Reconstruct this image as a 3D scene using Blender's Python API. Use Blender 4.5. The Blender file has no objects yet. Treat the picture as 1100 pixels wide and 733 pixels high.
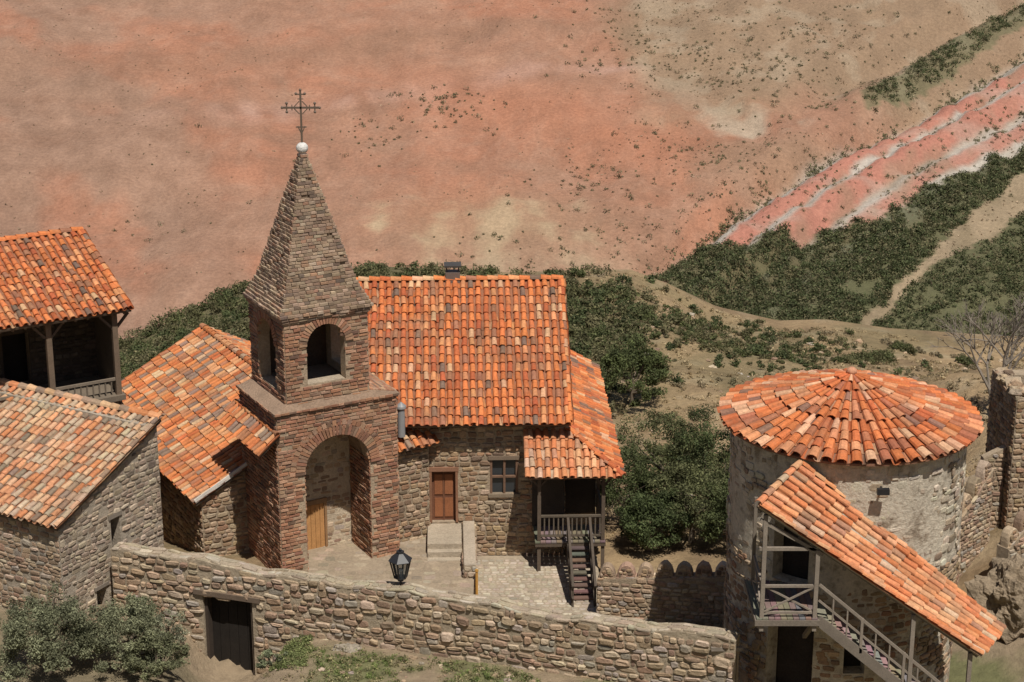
import bpy, math, random
import numpy as np
from mathutils import Vector, noise
rng=random.Random(7); nr=np.random.default_rng(7)
S=bpy.context.scene
# ---------------------------------------------------------------- helpers
def interp(x,pts):
    if x<=pts[0][0]: return pts[0][1]
    for (a,b),(c,d) in zip(pts,pts[1:]):
        if x<=c: return b+(d-b)*(x-a)/(c-a)
    return pts[-1][1]
def ss(a,b,x):
    t=max(0.0,min(1.0,(x-a)/(b-a))); return t*t*(3-2*t)
def lerp(a,b,t): return a+(b-a)*t
def mixc(a,b,t):
    t=max(0.0,min(1.0,t)); return tuple(a[i]+(b[i]-a[i])*t for i in range(3))
def fbm(x,y,z=0.0,o=4):
    return noise.fractal(Vector((x,y,z)),0.9,2.0,o)
def pip(x,y,poly):
    c=False;n=len(poly);j=n-1
    for i in range(n):
        xi,yi=poly[i];xj,yj=poly[j]
        if (yi>y)!=(yj>y) and x<(xj-xi)*(y-yi)/(yj-yi)+xi: c=not c
        j=i
    return c
def frame(ox,oy,deg):
    c=math.cos(math.radians(deg));s=math.sin(math.radians(deg))
    def f(x,y,z): return (ox+c*x-s*y, oy+s*x+c*y, z)
    return f
def vec(f,x,y,z):
    return Vector(f(x,y,z))-Vector(f(0,0,0))
def empty(name,loc=(0,0,0)):
    e=bpy.data.objects.new(name,None); S.collection.objects.link(e); return e
# ---------------------------------------------------------------- materials
def mat_attr(name,rough=0.9,s1=1.2,a1=0.25,s2=14,a2=0.3,bump=0.4,bs=25,bd=0.02,spec=0.2,stretch=None,transl=False,patch=None):
    m=bpy.data.materials.new(name); m.use_nodes=True
    nt=m.node_tree; N=nt.nodes; L=nt.links
    b=N["Principled BSDF"]; b.inputs["Roughness"].default_value=rough
    b.inputs["Specular IOR Level"].default_value=spec
    at=N.new("ShaderNodeAttribute"); at.attribute_name="Col"
    tc=N.new("ShaderNodeTexCoord")
    src=tc.outputs["Object"]
    if stretch:
        mp=N.new("ShaderNodeMapping"); mp.inputs["Scale"].default_value=stretch
        L.new(src,mp.inputs[0]); src2=mp.outputs[0]
    else: src2=src
    def nz(scale,amt,s,detail=9):
        n=N.new("ShaderNodeTexNoise"); n.inputs["Scale"].default_value=scale; n.inputs["Detail"].default_value=detail
        n.inputs["Roughness"].default_value=0.7
        L.new(s,n.inputs["Vector"])
        r=N.new("ShaderNodeMapRange"); r.inputs[1].default_value=0.27; r.inputs[2].default_value=0.73
        r.inputs[3].default_value=1-amt; r.inputs[4].default_value=1+amt
        L.new(n.outputs["Fac"],r.inputs[0]); return r.outputs[0]
    x=nz(s1,a1,src2); y=nz(s2,a2,src)
    mu=N.new("ShaderNodeMath"); mu.operation='MULTIPLY'; L.new(x,mu.inputs[0]); L.new(y,mu.inputs[1])
    vm=N.new("ShaderNodeVectorMath"); vm.operation='SCALE'
    L.new(mu.outputs[0],vm.inputs["Scale"])
    csrc=at.outputs["Color"]
    if patch:
        pn=N.new("ShaderNodeTexNoise"); pn.inputs["Scale"].default_value=patch[0]; pn.inputs["Detail"].default_value=9; pn.inputs["Roughness"].default_value=.7
        L.new(src,pn.inputs["Vector"])
        pr=N.new("ShaderNodeMapRange"); pr.inputs[1].default_value=patch[2]; pr.inputs[2].default_value=patch[3]; L.new(pn.outputs["Fac"],pr.inputs[0])
        mx=N.new("ShaderNodeMix"); mx.data_type='RGBA'; L.new(pr.outputs[0],mx.inputs[0]); L.new(csrc,mx.inputs[6]); mx.inputs[7].default_value=(*patch[1],1)
        csrc=mx.outputs[2]
    L.new(csrc,vm.inputs[0])
    L.new(vm.outputs[0],b.inputs["Base Color"])
    if bump>0:
        bn=N.new("ShaderNodeTexNoise"); bn.inputs["Scale"].default_value=bs; bn.inputs["Detail"].default_value=9
        bn.inputs["Roughness"].default_value=0.72
        L.new(src,bn.inputs["Vector"])
        bp=N.new("ShaderNodeBump"); bp.inputs["Strength"].default_value=bump; bp.inputs["Distance"].default_value=bd
        L.new(bn.outputs["Fac"],bp.inputs["Height"]); L.new(bp.outputs[0],b.inputs["Normal"])
    if transl:
        out=N["Material Output"]
        tr=N.new("ShaderNodeBsdfTranslucent"); L.new(vm.outputs[0],tr.inputs[0])
        mx=N.new("ShaderNodeMixShader"); mx.inputs[0].default_value=0.3
        L.new(b.outputs[0],mx.inputs[1]); L.new(tr.outputs[0],mx.inputs[2]); L.new(mx.outputs[0],out.inputs[0])
    return m
M_stone=mat_attr("rubble_stone",s1=3,a1=0.22,s2=18,a2=0.3,bump=0.9,bs=16,bd=0.035)
M_rock=mat_attr("weathered_rock",s1=1.2,a1=0.3,s2=7,a2=0.35,bump=1.0,bs=3.5,bd=0.25)
M_mortar=mat_attr("lime_mortar",s1=0.9,a1=0.25,s2=12,a2=0.28,bump=0.9,bs=9,bd=0.06)
M_plaster=mat_attr("patchy_whitewash",s1=0.8,a1=0.18,s2=9,a2=0.24,bump=1.0,bs=6,bd=0.1,patch=(1.7,(.28,.225,.165),.50,.64))
M_brick=mat_attr("old_brick",s1=1.0,a1=0.24,s2=22,a2=0.3,bump=0.7,bs=26,bd=0.02,patch=(1.6,(.40,.29,.20),.56,.80))
M_tile=mat_attr("clay_tile",rough=0.88,s1=.9,a1=0.24,s2=12,a2=0.32,bump=0.3,bs=30,bd=0.01,patch=(.8,(.29,.155,.09),.51,.76))
M_wood=mat_attr("weathered_wood",rough=0.8,s1=2,a1=0.2,s2=25,a2=0.3,bump=0.4,bs=40,bd=0.01)
M_metal=mat_attr("painted_iron",rough=0.45,s1=2,a1=0.1,s2=30,a2=0.2,bump=0.1,bs=40,bd=0.005,spec=0.5)
M_leaf=mat_attr("leaves",rough=0.7,s1=0.8,a1=0.3,s2=5,a2=0.2,bump=0,transl=True)
M_ground=mat_attr("dry_soil",rough=0.95,s1=0.16,a1=0.10,s2=2.6,a2=0.26,bump=0.9,bs=1.9,bd=0.26,stretch=(1,0.6,1))
M_paving=mat_attr("cobble_paving",s1=1.0,a1=0.2,s2=10,a2=0.25,bump=0.8,bs=10,bd=0.04)
def mat_glass():
    m=bpy.data.materials.new("window_glass"); m.use_nodes=True
    b=m.node_tree.nodes["Principled BSDF"]; b.inputs["Base Color"].default_value=(0.03,0.035,0.04,1)
    b.inputs["Roughness"].default_value=0.15; return m
M_glass=mat_glass()
# ---------------------------------------------------------------- palettes
def pick(p,j=0.15):
    r=rng.random()*sum(w for _,w in p)
    for c,w in p:
        r-=w
        if r<=0: break
    k=1+rng.uniform(-j,j)
    return tuple(max(0.01,v*k*(1+rng.uniform(-0.04,0.04))) for v in c)
P_tile=[((.56,.175,.06),7.5),((.47,.14,.052),4),((.58,.25,.11),3),((.55,.32,.18),1.1),((.31,.14,.08),1.9),((.17,.11,.08),0.9),((.41,.11,.045),2.4)]
P_tile_pale=[((.52,.32,.19),5),((.53,.25,.13),3.5),((.42,.32,.22),3.5),((.48,.19,.085),1.8),((.32,.22,.15),2.4),((.22,.16,.115),1)]
P_tile_chapel=[((.54,.19,.07),5.5),((.55,.27,.13),3.2),((.38,.17,.09),2.4),((.24,.16,.12),2.2),((.44,.13,.05),2),((.52,.35,.21),1.3)]
P_tile_new=[((.58,.235,.11),6),((.60,.31,.165),3.5),((.53,.18,.075),3),((.55,.37,.25),1.2),((.38,.2,.12),1.2)]
P_tile_round=[((.53,.16,.058),6),((.58,.25,.125),4),((.61,.35,.21),2.2),((.35,.13,.07),2),((.45,.125,.05),2.5),((.24,.13,.09),.6)]
P_brick=[((.36,.185,.11),5),((.28,.14,.09),3.6),((.42,.25,.16),3.2),((.33,.21,.14),2.2),((.19,.115,.08),1.5)]
P_spire=[((.34,.245,.17),5),((.27,.19,.135),4),((.40,.30,.215),3),((.20,.145,.11),1.6),((.35,.21,.14),2.2)]
def warm(p,k=1.0,bl=.86,gr_=.965): return [((c[0]*1.05*k,c[1]*gr_*k,c[2]*bl*k),w) for c,w in p]
P_stone=warm([((.35,.26,.17),4),((.25,.18,.125),3),((.44,.35,.25),3),((.32,.205,.135),2),((.19,.145,.11),1.3),((.38,.31,.235),2)],.92,.92,.98)
P_stone_lt=warm([((.44,.345,.235),4),((.35,.265,.18),3),((.51,.425,.31),2.5),((.28,.205,.145),2.3),((.38,.27,.185),1.8),((.36,.32,.265),2)],.88,.98,.99)
P_stone_grey=warm([((.38,.315,.245),4),((.30,.25,.195),3),((.45,.385,.30),3),((.22,.18,.145),1.2)],.93,.93,.98)
P_stone_shaded=[((.10,.078,.06),3),((.07,.055,.042),2),((.13,.10,.075),1)]  # stone with the loggia's interior shade put into its colour
C_mort=(.34,.265,.185)
C_wood=(.11,.082,.06); C_wood_grey=(.22,.185,.15)
# ---------------------------------------------------------------- mesh builder
class MB:
    def __init__(s): s.v=[];s.f=[];s.c=[]
    def add(s,vs,fs,col):
        o=len(s.v); s.v.extend(vs); s.f.extend([tuple(i+o for i in f) for f in fs]); s.c.extend([col]*len(vs))
    def hexa(s,p,col):
        s.add(p,[(0,3,2,1),(4,5,6,7),(0,1,5,4),(1,2,6,5),(2,3,7,6),(3,0,4,7)],col)
    def box(s,f,x0,x1,y0,y1,z0,z1,col):
        s.hexa([f(x0,y0,z0),f(x1,y0,z0),f(x1,y1,z0),f(x0,y1,z0),f(x0,y0,z1),f(x1,y0,z1),f(x1,y1,z1),f(x0,y1,z1)],col)
    def beam(s,A,B,w,h,col,up=(0,0,1)):
        A=Vector(A);B=Vector(B);d=(B-A).normalized();u=Vector(up)
        if abs(d.dot(u))>0.98: u=Vector((0,1,0))
        x=d.cross(u).normalized(); y=x.cross(d).normalized()
        x=x*w/2; y=y*h/2
        s.hexa([tuple(A-x-y),tuple(A+x-y),tuple(A+x+y),tuple(A-x+y),tuple(B-x-y),tuple(B+x-y),tuple(B+x+y),tuple(B-x+y)],col)
    def limb(s,A,B,r0,r1,col,n=7):
        A=Vector(A);B=Vector(B);d=(B-A).normalized();u=Vector((0,0,1))
        if abs(d.dot(u))>0.95: u=Vector((1,0,0))
        x=d.cross(u).normalized(); y=x.cross(d).normalized()
        vs=[]
        for P,r in((A,r0),(B,r1)):
            for k in range(n):
                t=2*math.pi*k/n; vs.append(tuple(P+x*math.cos(t)*r+y*math.sin(t)*r))
        fs=[(k,(k+1)%n,n+(k+1)%n,n+k) for k in range(n)]+[tuple(range(n))[::-1],tuple(range(n,2*n))]
        s.add(vs,fs,col)
    def ball(s,c,r,col,sc=(1,1,1),jit=0,nu=12,nv=8,seed=0,ridged=0):
        vs=[];fs=[]
        for j in range(nv+1):
            ph=math.pi*j/nv
            for i in range(nu):
                t=2*math.pi*i/nu
                d=Vector((math.sin(ph)*math.cos(t),math.sin(ph)*math.sin(t),math.cos(ph)))
                k=r*(1+jit*noise.noise(d*1.7+Vector((seed,seed*.7,0))) + jit*.5*noise.noise(d*4+Vector((seed,0,3)))-ridged*abs(noise.noise(d*3.3+Vector((seed,5,3))))+ridged*.4*noise.noise(d*11))
                vs.append((c[0]+d.x*k*sc[0],c[1]+d.y*k*sc[1],c[2]+d.z*k*sc[2]))
        for j in range(nv):
            for i in range(nu):
                fs.append((j*nu+i,(j+1)*nu+i,(j+1)*nu+(i+1)%nu,j*nu+(i+1)%nu))
        s.add(vs,fs,col)
    def finish(s,name,mat,parent=None,smooth=False):
        me=bpy.data.meshes.new(name); me.from_pydata(s.v,[],s.f)
        at=me.color_attributes.new("Col",'FLOAT_COLOR','POINT')
        arr=np.ones((len(s.v),4),dtype=np.float32); arr[:,:3]=np.array(s.c,dtype=np.float32).reshape(-1,3)
        at.data.foreach_set("color",arr.ravel())
        me.materials.append(mat)
        if smooth:
            me.polygons.foreach_set("use_smooth",[True]*len(me.polygons))
        me.update()
        o=bpy.data.objects.new(name,me); S.collection.objects.link(o)
        if parent: o.parent=parent
        return o
# ---------------------------------------------------------------- masonry
def op_top(op,u):
    ua,ub,va,vb,arch=op
    if not arch: return vb
    r=(ub-ua)/2;c=(ua+ub)/2
    return vb+math.sqrt(max(0,r*r-(u-c)**2))
def wall(mb,mf,u0,u1,v0,top,th,ops,col,cuts=()):
    tf=top if callable(top) else (lambda u:top)
    cu={u0,u1}|set(c for c in cuts if u0<c<u1)
    for ua,ub,va,vb,arch in ops:
        n=14 if arch else 1
        for k in range(n+1):
            x=ua+(ub-ua)*k/n
            if u0<x<u1: cu.add(x)
    cu=sorted(cu)
    for a,b in zip(cu,cu[1:]):
        if b-a<1e-5: continue
        m=(a+b)/2
        act=sorted([o for o in ops if o[0]<m<o[1]],key=lambda o:o[2])
        lo=(v0,v0)
        segs=[]
        for o in act:
            segs.append((lo,(o[2],o[2]))); lo=(op_top(o,a),op_top(o,b))
        segs.append((lo,(tf(a),tf(b))))
        for (l0,l1),(h0,h1) in segs:
            if h0-l0<1e-4 and h1-l1<1e-4: continue
            mb.hexa([mf(a,l0,0),mf(b,l1,0),mf(b,l1,-th),mf(a,l0,-th),mf(a,h0,0),mf(b,h1,0),mf(b,h1,-th),mf(a,h0,-th)],col)
def blocked(ops,u,v,mu,mv):
    for o in ops:
        if o[0]-mu<u<o[1]+mu and o[2]-mv<v<op_top(o,max(o[0],min(o[1],u)))+mv: return True
    return False
WSEED=[0]
def clad(mb,mf,u0,u1,v0,top,ops,pal,kind='rubble',h=(.13,.24),w=(.18,.5),d=(.02,.06),keep=1.0,wave=.055):
    tf=top if callable(top) else (lambda u:top)
    WSEED[0]+=1;sd=WSEED[0]*3.7
    vmax=max(tf(u0+(u1-u0)*k/20) for k in range(21))
    v=v0;row=0
    while v<vmax:
        hh=rng.uniform(*h) if kind=='rubble' else h[0]
        u=u0-(rng.uniform(0,w[0]) if kind=='rubble' else (w[0]*0.5 if row%2 else 0))
        while u<u1:
            ww=rng.uniform(*w) if kind=='rubble' else w[0]*rng.uniform(.8,1.2)
            a=max(u,u0);b=min(u+ww,u1); u+=ww
            if b-a<.06: continue
            uc=(a+b)/2;vc=v+hh/2
            if vc+hh*.45>tf(uc): continue
            if rng.random()>keep: continue
            if blocked(ops,uc,vc,(b-a)*.38,hh*.35): continue
            col=pick(pal); dd=rng.uniform(*d)
            if kind=='rubble':
                hw=(b-a)/2-.012; h2=hh/2-.012
                wv=wave*noise.noise(Vector((uc*.9+sd,vc*1.1,sd)))*1.6
                if vc+wv+h2>tf(uc)+.02: wv=0
                vc+=wv
                q=rng.random()
                if q<.22: h2*=.78
                elif q>.9: h2*=1.45;dd*=1.3
                tilt=rng.uniform(-.12,.12)
                back=[];mid=[];fr=[]
                for k in range(8):
                    t=math.pi/8+math.pi*k/4
                    cx=math.copysign(abs(math.cos(t))**.5,math.cos(t));sy=math.copysign(abs(math.sin(t))**.5,math.sin(t))
                    px=uc+cx*hw*rng.uniform(.82,1.04); py=vc+sy*h2*rng.uniform(.76,1.06)+tilt*(px-uc)
                    back.append(mf(px,py,-.03)); mid.append(mf(px,py,dd*.55))
                    fr.append(mf(uc+(px-uc)*.78,vc+(py-vc)*.74,dd*rng.uniform(.8,1.15)))
                fs=[]
                for k in range(8):
                    k2=(k+1)%8
                    fs+= [(k,k2,8+k2,8+k),(8+k,8+k2,16+k2,16+k)]
                fs.append(tuple(range(16,24)))
                mb.add(back+mid+fr,fs,col)
            else:
                g=h[1]*rng.uniform(.8,1.3); a+=.012;b-=.012
                j=lambda:rng.uniform(-.011,.011)
                z0=v+g/2;z1=v+hh-g/2
                mb.hexa([mf(a,z0+j(),dd),mf(b,z0+j(),dd),mf(b,z0,-.05),mf(a,z0,-.05),mf(a,z1+j(),dd+j()),mf(b,z1+j(),dd+j()),mf(b,z1,-.05),mf(a,z1,-.05)],col)
        v+=hh;row+=1
def side_map(f,x0,x1,y0,y1,side):
    if side=='F': return (lambda u,v,w:f(x0+u,y0-w,v)), x1-x0
    if side=='L': return (lambda u,v,w:f(x0-w,y1-u,v)), y1-y0
    if side=='R': return (lambda u,v,w:f(x1+w,y0+u,v)), y1-y0
    return (lambda u,v,w:f(x1-u,y1+w,v)), x1-x0
def room(core,cl,f,x0,x1,y0,y1,z0,tops,th,ops={},pal=P_stone,ccol=C_mort,cladsides='FLR',sides='FLRB',cuts={},**kw):
    for s in sides:
        mf,Ln=side_map(f,x0,x1,y0,y1,s)
        t=tops[s] if isinstance(tops,dict) else tops
        o=ops.get(s,[])
        if s in 'FB': wall(core,mf,0,Ln,z0,t,th,o,ccol,cuts.get(s,()))
        else: wall(core,mf,th,Ln-th,z0,t,th,o,ccol,cuts.get(s,()))
        if s in cladsides: clad(cl,mf,0,Ln,z0,t,o,pal,**kw)
def voussoirs(mb,mf,op,pal,ln=.34,tk=.1,d=.05):
    ua,ub,va,vb,_=op;r=(ub-ua)/2;c=(ua+ub)/2
    n=int(math.pi*(r+ln/2)/(tk+.03))
    for k in range(n):
        t0=math.pi*(k+.12)/n;t1=math.pi*(k+.88)/n
        dd=d+rng.uniform(-.01,.015);p=[]
        for w in(-.06,dd):
            for (t,rr) in((t0,r+.003),(t1,r+.003),(t1,r+ln*rng.uniform(.93,1.05)),(t0,r+ln*rng.uniform(.93,1.05))):
                p.append(mf(c-math.cos(t)*rr,vb+math.sin(t)*rr,w))
        mb.hexa(p,pick(pal))
# ---------------------------------------------------------------- tiles
def tile(mb,c0,c1,lat,nrm,r0,r1,h0,h1,col,inv=False,seg=5):
    vs=[];sg=-1 if inv else 1
    for (c,r,h,q) in((c0,r0,h0,0),(c1,r1,h1,0),(c0,r0-.02,h0,1)):
        for k in range(seg+1):
            t=math.pi*k/seg
            vs.append(tuple(c+lat*(math.cos(t)*r)+nrm*(h+sg*math.sin(t)*r*.8-(0.004 if q else 0))))
    n=seg+1;fs=[]
    for k in range(seg):
        fs.append((k,k+1,n+k+1,n+k)); fs.append((k+1,k,2*n+k,2*n+k+1))
    mb.add(vs,fs,col)
def roof(mb,P,U,V,W,L,pal,inside=None,pw=.29,pl=.42,j=.15):
    P=Vector(P);U=Vector(U).normalized();V=Vector(V).normalized();N=U.cross(V).normalized()
    nc=max(1,round(W/pw));pw=W/nc;nrw=max(1,round(L/pl));pl=L/nrw
    ph=rng.uniform(0,50)
    for i in range(nc+1):
        drift=rng.uniform(-.018,.018)
        for q in range(nrw):
            for ch in(0,1):
                if ch==0 and i==nc: continue
                u=(i+.5)*pw if ch==0 else i*pw
                if inside and not inside(u,(q+.5)*pl): continue
                du=rng.uniform(-.018,.018)+drift+.03*noise.noise(Vector((u*.6,q*.35,ph))); tw=rng.uniform(-.018,.018); dv=rng.uniform(-.045,.03)
                sag=.035*noise.noise(Vector((u*.5,q*.25,ph+9)))
                c0=P+U*(u+du+tw)+V*(q*pl-.03+dv)+N*sag; c1=P+U*(u+du-tw)+V*((q+1)*pl+.04)+N*sag
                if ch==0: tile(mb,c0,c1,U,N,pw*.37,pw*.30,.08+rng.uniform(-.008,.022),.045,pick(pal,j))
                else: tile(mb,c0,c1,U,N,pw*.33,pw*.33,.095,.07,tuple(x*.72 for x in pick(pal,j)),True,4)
def deck(mb,pts,N,th,col,drop=0.0):
    N=Vector(N).normalized();n=len(pts)
    t=[tuple(Vector(p)-N*drop) for p in pts];b=[tuple(Vector(p)-N*(th+drop)) for p in pts]
    mb.add(t+b,[tuple(range(n)),tuple(range(n,2*n))[::-1]]+[(k,n+k,n+(k+1)%n,(k+1)%n) for k in range(n)],col)
def ridge(mb,A,B,pal,r=.15,step=.42,up=(0,0,1),h=.06):
    A=Vector(A);B=Vector(B);d=B-A;n=max(1,round(d.length/step));D=d/n;u=Vector(up)
    lat=d.cross(u).normalized();nrm=lat.cross(d).normalized()
    for k in range(n):
        jl=lat*rng.uniform(-.015,.015)
        c0=A+D*k-D*.05+jl;c1=A+D*(k+1)+D*.06
        tile(mb,c0,c1,lat,nrm,r,r*.86,h+.03+rng.uniform(-.012,.015),h,pick(pal))
def slope(tm,dm,f,kind,e0,e1,base,rise_to,z0,z1,pal,inside=None,dcol=C_wood,**kw):
    if kind=='F': P=(e0,base,z0);U=(1,0,0);V=(0,rise_to-base,z1-z0);W=e1-e0
    if kind=='B': P=(e1,base,z0);U=(-1,0,0);V=(0,rise_to-base,z1-z0);W=e1-e0
    if kind=='L': P=(base,e1,z0);U=(0,-1,0);V=(rise_to-base,0,z1-z0);W=e1-e0
    if kind=='R': P=(base,e0,z0);U=(0,1,0);V=(rise_to-base,0,z1-z0);W=e1-e0
    Pw=Vector(f(*P));Uw=vec(f,*U);Vw=vec(f,*V);L=Vw.length
    roof(tm,Pw,Uw,Vw,W,L,pal,inside,**kw)
    N=Uw.cross(Vw).normalized()
    if inside is None:
        deck(dm,[Pw,Pw+Uw*W,Pw+Uw*W+Vw,Pw+Vw],N,.09,dcol)
        deck(dm,[Pw+Uw*.02+Vw*.005,Pw+Uw*(W-.02)+Vw*.005,Pw+Uw*(W-.02)+Vw*.995,Pw+Uw*.02+Vw*.995],N,.02,(.26,.11,.06),drop=-.022)
    return N
def rafters(mb,f,kind,e0,e1,base,inn,zb,zi,step=.6,col=C_wood):
    n=int((e1-e0)/step)
    for k in range(n+1):
        e=e0+.15+(e1-e0-.3)*k/max(1,n)
        if kind=='F': A=f(e,base,zb);B=f(e,inn,zi)
        elif kind in'LR': A=f(base,e,zb);B=f(inn,e,zi)
        mb.beam(A,B,.09,.11,col)
I=frame(0,0,0)
# ================================================================ TERRAIN
def yw(X): return 54.05-.333*X
CREST=[(-80,-12),(-40,-11),(-24,-8.0),(-19.7,-5.9),(-15,-3.9),(-8,-3.2),(0,-3.6),(5,-3.4),(7.5,-3.4),(10,-4.4),(13,-5.9),(17,-6.9),(20,-6.8),(24,-7.4),(32,-8.0),(60,-9),(120,-8)]
def Lline(a): return 182+(a-.076)*275
def tz(X,Y):
    fr=interp(Y,[(-300,120),(0,27),(20,14.5),(40,3.2),(47,1.1),(52,.75),(60,.45)])
    if Y>40: fr-=2.6*ss(6,8,X)*ss(40,46,Y)
    q=((X+9.2)/1.65)**2+((Y-56.3)/2.9)**2
    fr-=1.85*math.exp(-q*q)
    bk=lerp(-.15,-1.1,ss(-2.7,-1.7,X)); bk=lerp(bk,-1.0,ss(64,68,Y))
    bk=lerp(bk,interp(Y,[(66,-1.2),(80,-2.4),(90,-3.4)]),ss(66,72,Y))
    bk+=3.4*ss(12,22,X)*ss(52,62,Y)*(1-ss(80,100,Y))
    if Y>86:
        zc=interp(X,CREST); bk=lerp(bk,zc,ss(84,112,Y))
    z=lerp(fr,bk,ss(.5,.8,Y-yw(X))) if X<7 else lerp(fr,bk,ss(48,58,Y))
    if Y>112:
        hz=-23+.2486*(Y-180) if Y<650 else 93.8
        hz=max(hz,-27) if Y<170 else hz
        z=lerp(z,hz,ss(112,156,Y)) if Y<156 else hz
        k=ss(150,170,Y)
        if k>0:
            a=X/Y
            z+=k*(1.5*fbm(X/40,Y/40,3,3)+.6*fbm(X/9,Y/14,8,4))
            rl=ss(.0,.10,a)*.9+.5
            z-=k*rl*.8*abs(fbm((X+Y*.5)/7,(Y-X*.3)/22,14,3))
            dL=Y-Lline(a)
            if a>.03:
                kk=ss(.03,.09,a)
                z+=kk*k*(-2.6*math.exp(-((dL-1)/3.6)**2)+1.2*math.exp(-((dL+12)/8)**2)-1.4*math.exp(-((dL-18)/4)**2)*ss(.12,.18,a)-.8*math.exp(-((dL+9)/1.6)**2)-.9*math.exp(-((dL+17)/2.0)**2))
                z+=kk*k*-1.6*math.exp(-((Y-(236+250*(a-.2)))/3.5)**2)*ss(.15,.2,a)
    elif Y>66:
        kb=ss(66,76,Y)
        z+=kb*(.45*fbm(X/7,Y/7,5,4)+.14*fbm(X/1.8,Y/1.8,6,3))
    else: z+=.05*fbm(X/1.5,Y/1.5,5,3)
    return z
GREEN1=[(.070,184),(.085,178),(.11,171),(.143,167),(.17,168),(.20,175),(.226,184),(.25,194),(.275,204),(.36,222),(.36,232),(.285,214),(.25,204),(.225,198),(.20,192),(.157,188),(.12,186)]
GREEN2=[(.195,170),(.225,180),(.26,189),(.29,196),(.36,209),(.36,160),(.19,158)]
GREEN3=[(.183,223),(.20,230),(.24,241),(.28,252),(.29,249),(.25,235),(.22,226),(.19,220)]
def gauss(a,y,a0,y0,ra,ry): return math.exp(-((a-a0)/ra)**2-((y-y0)/ry)**2)
def tcol(X,Y):
    n1=fbm(X/6,Y/6,1,4); n2=fbm(X/1.6,Y/1.6,9,4)
    if Y<135:
        c=mixc((.39,.275,.155),(.28,.195,.11),ss(-.3,.5,n1))
        c=mixc(c,(.45,.35,.225),ss(.1,.6,n2)*.7)
        c=mixc(c,(.21,.145,.088),ss(.12,.6,-n2)*.6)
        g=ss(.05,.5,fbm(X/9+4,Y/9,2,3)+.25*n2)
        if Y>60:
            g=max(g*.45,ss(-4,-7,X)*ss(84,90,Y)*.95)
            g=max(g,gauss(X,Y,13,104,6,4)*.7,gauss(X,Y,4.2,100,4,11)*.9)
            c=mixc(c,(.14,.13,.065),min(.88,g))
        else:
            gg=ss(.0,.35,fbm(X/2.2,Y/2.2,7,3)+.15)*ss(-7.2,-5.5,X)
            c=mixc((.33,.25,.165),(.14,.16,.06),gg*.75)
            if Y<54.2-.333*X-1.6 and X<-9: c=mixc(c,(.13,.13,.07),.4)
            if Y>54.9-.333*X: c=tuple(v*.85 for v in c)
        return tuple(v*.93 for v in c)
    a=X/Y
    st=fbm(a*14,Y/22,2,4); st2=fbm(a*60,Y/9,5,4); st3=fbm(a*22+Y*.02,Y/4.5,31,4)
    c=mixc((.40,.215,.14),(.345,.21,.145),ss(-.08,-.24,a+.04*st))
    c=mixc(c,(.445,.205,.125),.8*ss(-.1,.4,st+.5*gauss(a,Y,.04,210,.07,18)))
    c=mixc(c,(.46,.285,.20),.32*ss(.1,.7,st3))
    c=mixc(c,(.27,.15,.098),.38*ss(.1,.7,-st3))
    # fine erosion lines
    rg=1-abs(fbm(a*34+Y*.045,Y/15,41,3))*5.5
    c=mixc(c,(.25,.14,.09),.30*max(0,rg))
    rg=1-abs(fbm(a*75-Y*.06,Y/8,47,3))*5.5
    c=mixc(c,(.50,.32,.23),.22*max(0,rg))
    w=Y-(226+ 60*a)+5*st
    c=mixc(c,(.52,.33,.26),.5*math.exp(-(w/2.2)**2)*ss(-.24,-.1,a)*(1-ss(.05,.11,a))*(.7+st2))
    w=Y-(217- 110*(a-.03)) +4*st
    c=mixc(c,(.47,.21,.125),.6*math.exp(-(w/5.0)**2)*ss(-.12,-.02,a)*(1-ss(.07,.13,a)))
    w=Y-(241+ 50*a)+6*st
    c=mixc(c,(.30,.17,.11),.5*math.exp(-(w/4.0)**2))
    w=Y-(204- 75*a)+5*st
    c=mixc(c,(.30,.185,.125),.35*math.exp(-(w/2.0)**2)*(1-ss(-.02,.05,a)))
    q=gauss(a,Y,-.01,190,.06,7)
    pk=ss(.35,1.25,q+.7*st2+.7*st3)
    c=mixc(c,(.47,.37,.235),.75*pk*ss(0.05,.3,q))
    c=mixc(c,(.40,.28,.175),.5*q)
    q=gauss(a,Y,.03,181,.06,5)
    c=mixc(c,(.39,.28,.185),.6*q*(.7+st2))
    q=gauss(a,Y,.122,216,.026,4)
    pk=ss(.25,.95,q+.8*st2+.5*st3)
    c=mixc(c,(.47,.40,.30),.75*pk*ss(0.05,.3,q))
    e=ss(.045,.07,a-(Y-240)*-.0007+.015*st)*ss(214,226,Y+8*st)
    c=mixc(c,(.315,.225,.145),.85*e)
    c=mixc(c,(.39,.31,.22),.5*e*ss(.0,.5,st2+st3))
    c=mixc(c,(.32,.21,.135),.6*ss(.08,.12,a)*ss(194,206,Y)*(1-ss(208,214,Y)))
    dL=Y-Lline(a)+1.2*st+.9*st2
    if a>.04 and dL<4:
        k=ss(.05,.08,a)*(1-ss(0,3,dL))
        s=interp(dL,[(-38,0),(-32,0),(-30,.6),(-28,0),(-24.5,0),(-23,.9),(-20.5,.8),(-19.5,.05),(-17.5,.05),(-16.5,1),(-12.0,1.0),(-11,.05),(-9,.05),(-8,1),(-5.0,1),(-4,0),(4,0)])
        g=interp(dL,[(-36,.2),(-28,.5),(-25,.95),(-23,.3),(-19,.95),(-17,.3),(-11,.95),(-9.2,.95),(-8.2,.2),(-4.0,.9),(-1.2,1),(0,.7)])
        cc=mixc((.32,.24,.165),(.56,.51,.44),g)
        cc=mixc(cc,(.49,.215,.155),s)
        cc=mixc(cc,(.25,.185,.12),ss(.0,.5,st2)*.5)
        cc=mixc(cc,(.5,.43,.35),ss(.1,.5,st3)*.3)
        c=mixc(c,cc,k)
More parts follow.
